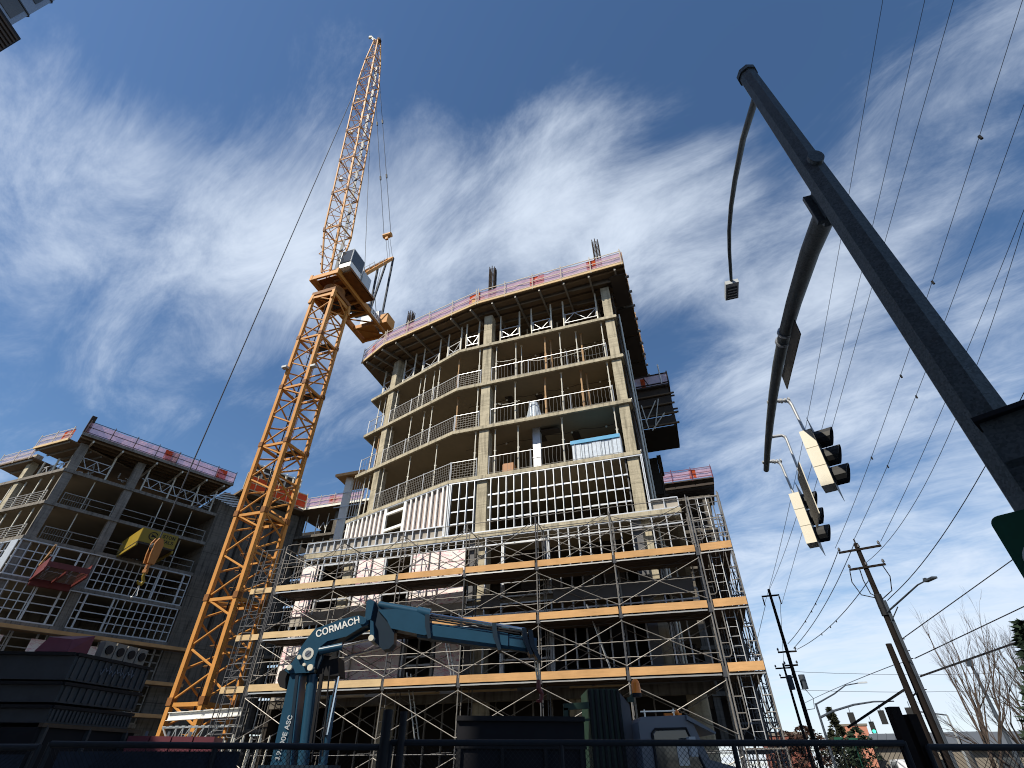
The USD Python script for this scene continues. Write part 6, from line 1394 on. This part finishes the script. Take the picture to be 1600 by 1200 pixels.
br = thing('brick_building', 'dull red brick building at the far end of the street', 'building', (52, 119, 0))
part(MB().prism([(50, 121), (57, 118), (60, 127), (53, 130)], 0, 6.6), 'wall', 'brick', br)
part(MB().prism([(49.8, 120.9), (57.1, 117.8), (60.2, 127.2), (52.9, 130.2)], 6.6, 7.2), 'parapet', 'stucco', br)
for i in range(3): part(MB().box((51.5 + i * 2, 120.2 - i * .86, 4.6), (1.1, .15, 1.5), x=(1, -.43, 0)), 'window', 'glass_dark', br)
pb = thing('peach_building', 'peach coloured building glimpsed between the far trees', 'building', (59, 105, 0))
part(MB().prism([(57.5, 106), (61, 104), (63, 108), (59.5, 110)], 0, 7.4), 'wall', 'peach', pb)
part(MB().prism([(57.2, 106.1), (61.1, 103.8), (63.3, 108.1), (59.4, 110.3)], 7.4, 7.7), 'parapet', 'stucco', pb)

# ------------------------------------------------------------------ trees
def limb(mb, p, d, L, r_, depth, spread, rg, up=.25, leaves=None):
    n = 3; pts = [p]; q = p
    for i in range(n):
        d = nrm(d + rg.normal(size=3) * .10 + Z * up * .12); q = q + d * L / n; pts.append(q)
    mb.pipe(pts, np.linspace(r_, r_ * .55, n + 1), 5 if r_ > .03 else 3, cap=False)
    if leaves is not None and depth <= 1: leaves.extend(pts[1:])
    if depth == 0: return
    for i in range(rg.integers(2, 5)):
        t = rg.uniform(.35, 1.0); k = min(n - 1, int(t * n)); b = lerp(pts[k], pts[k + 1], t * n - k)
        ax = nrm(np.cross(d, rg.normal(size=3))); a = spread * rg.uniform(.6, 1.2)
        limb(mb, b, nrm(d * math.cos(a) + ax * math.sin(a)), L * rg.uniform(.5, .8), r_ * .5, depth - 1, spread, rg, up, leaves)
def bare_tree(label, p, h, seed, spread=.35, trunk=.12, stems=1, wide=.15, depth=4, lean=0.0, m='twig'):
    rg = np.random.default_rng(seed); p = vec(*p); t = thing('bare_tree', label, 'tree', p, 'leafless trees at the right')
    tr_, cr = MB(), MB()
    for s in range(stems):
        d = nrm(vec(rg.normal() * wide + lean, rg.normal() * wide, 1)); b = p + d * h * .22
        tr_.pipe([p, p + d * h * .1, b], [trunk, trunk * .85, trunk * .75], 7)
        limb(cr, b, d, h * .45, trunk * .7, depth, spread, rg)
        limb(cr, b, nrm(d + vec(.25, 0, 0)), h * .4, trunk * .5, depth, spread, rg)
    part(tr_, 'trunk', 'bark', t); part(cr, 'crown', m, t)
bare_tree('tallest leafless tree of the group at the right, with fine upright twigs', (30.4, 39.9, 0), 9.3, 3, .20, .12, 4, .10, 4)
bare_tree('spreading leafless tree low in front of the taller one at the right', (31.5, 37.5, 0), 6.0, 5, .34, .10, 3, .30, 4, lean=-.3)
bare_tree('dark leafless tree filling the gap left of the evergreen at the right edge', (29.5, 33.0, 0), 7.6, 9, .24, .11, 4, .14, 4)
def leafy(name, label, p, h, w, seed, m, n=900, size=.3, conic=False, base=.1):
    rg = np.random.default_rng(seed); p = vec(*p); t = thing(name, label, 'shrub' if 'shrub' in name else 'tree', p, 'winter shrubs' if 'shrub' in name else 'evergreen trees')
    part(MB().tube(p, p + Z * h * .9, .02 * h, 7, .004 * h), 'trunk', 'bark', t)
    q = MB(); cl = [(rg.uniform(base, 1), rg.uniform(0, math.tau)) for _ in range(46)]
    V, F = [], []
    for i in range(n):
        u, a = cl[rg.integers(len(cl))]; u = np.clip(u + rg.normal() * .035, base, 1.0); a += rg.normal() * .25
        rad = w * ((1 - u) * .95 + .04 if conic else math.sqrt(max(0.02, 1 - (2 * (u - base) / (1 - base) - 1) ** 2)) * .95) * rg.uniform(.35, 1.05)
        c = p + vec(math.cos(a) * rad, math.sin(a) * rad, h * u); d = nrm(vec(math.cos(a), math.sin(a), rg.uniform(-.5, .3)) + rg.normal(size=3) * .35); e = nrm(np.cross(d, rg.normal(size=3)))
        k = len(V); s = size * rg.uniform(.5, 1.3)
        V += [c - e * s * .35, c + d * s, c + e * s * .35, c - d * s * .4]; F += [(k, k + 1, k + 2), (k, k + 2, k + 3)]
    q.add(V, F); part(q, 'crown', m, t)
leafy('evergreen_tree', 'dark evergreen tree cut by the right edge of the picture', (24.0, 25.5, 0), 7.0, 3.1, 11, 'conifer', 5200, .34, True, .06)
leafy('evergreen_tree', 'olive green conical evergreen behind the far signal pole', (51.8, 97, 0), 9.4, 3.0, 12, 'olive', 3600, .42, True, .05)
leafy('evergreen_tree', 'dark rounded evergreen just behind the far lit signals', (43.5, 76.8, 0), 5.6, 1.7, 14, 'conifer', 1400, .35, False, .05)
for i, (p, h, w, lab) in enumerate((((35.4, 79, 0), 5.4, 2.6, 'reddish winter shrub beside the scaffold tower foot'), ((38.6, 80, 0), 6.0, 2.6, 'reddish winter shrub behind the twin utility poles'), ((47.0, 88, 0), 5.2, 3.0, 'brownish winter shrub below the conical evergreen'))):
    leafy('winter_shrub', lab, p, h, w, 20 + i, 'shrub' if i < 2 else 'olive', 1500, .35, False, .02)
# parked cars seen through the fence
def car(label, p, yaw, m, van=False):
    p = vec(*p); f = vec(math.sin(math.radians(yaw)), math.cos(math.radians(yaw)), 0); s = vec(f[1], -f[0], 0)
    t = thing('parked_car', label, 'car', p); H = 2.1 if van else 1.45
    prof = [(-2.2, .3), (-2.25, .8), (-1.9, .95), (-1.5, H - .08), (-1.2, H), (.5, H), (.8, H - .1), (1.4, 1.0), (2.1, .85), (2.25, .5), (2.2, .3)]
    part(MB().plate(prof, p, f, Z, -.85, .85), 'body', m, t)
    part(MB().plate([(-1.5, .98), (-1.28, H - .14), (.42, H - .14), (1.15, .98)], p, f, Z, -.87, .87), 'side_glass', 'glass_dark', t)
    for u in (-1.4, 1.4):
        for o in (-.8, .8): part(MB().tube(p + f * u + s * (o - .1) + Z * .32, p + f * u + s * (o + .1) + Z * .32, .32, 14), 'wheel', 'rubber', t, smooth=40)
car('white van seen through the fence mesh near the timber posts', (29.5, 47, 0), 20, 'car_white', True)
car('dark car seen through the fence mesh at the lower right', (38.5, 50, 0), 110, 'car_dark')
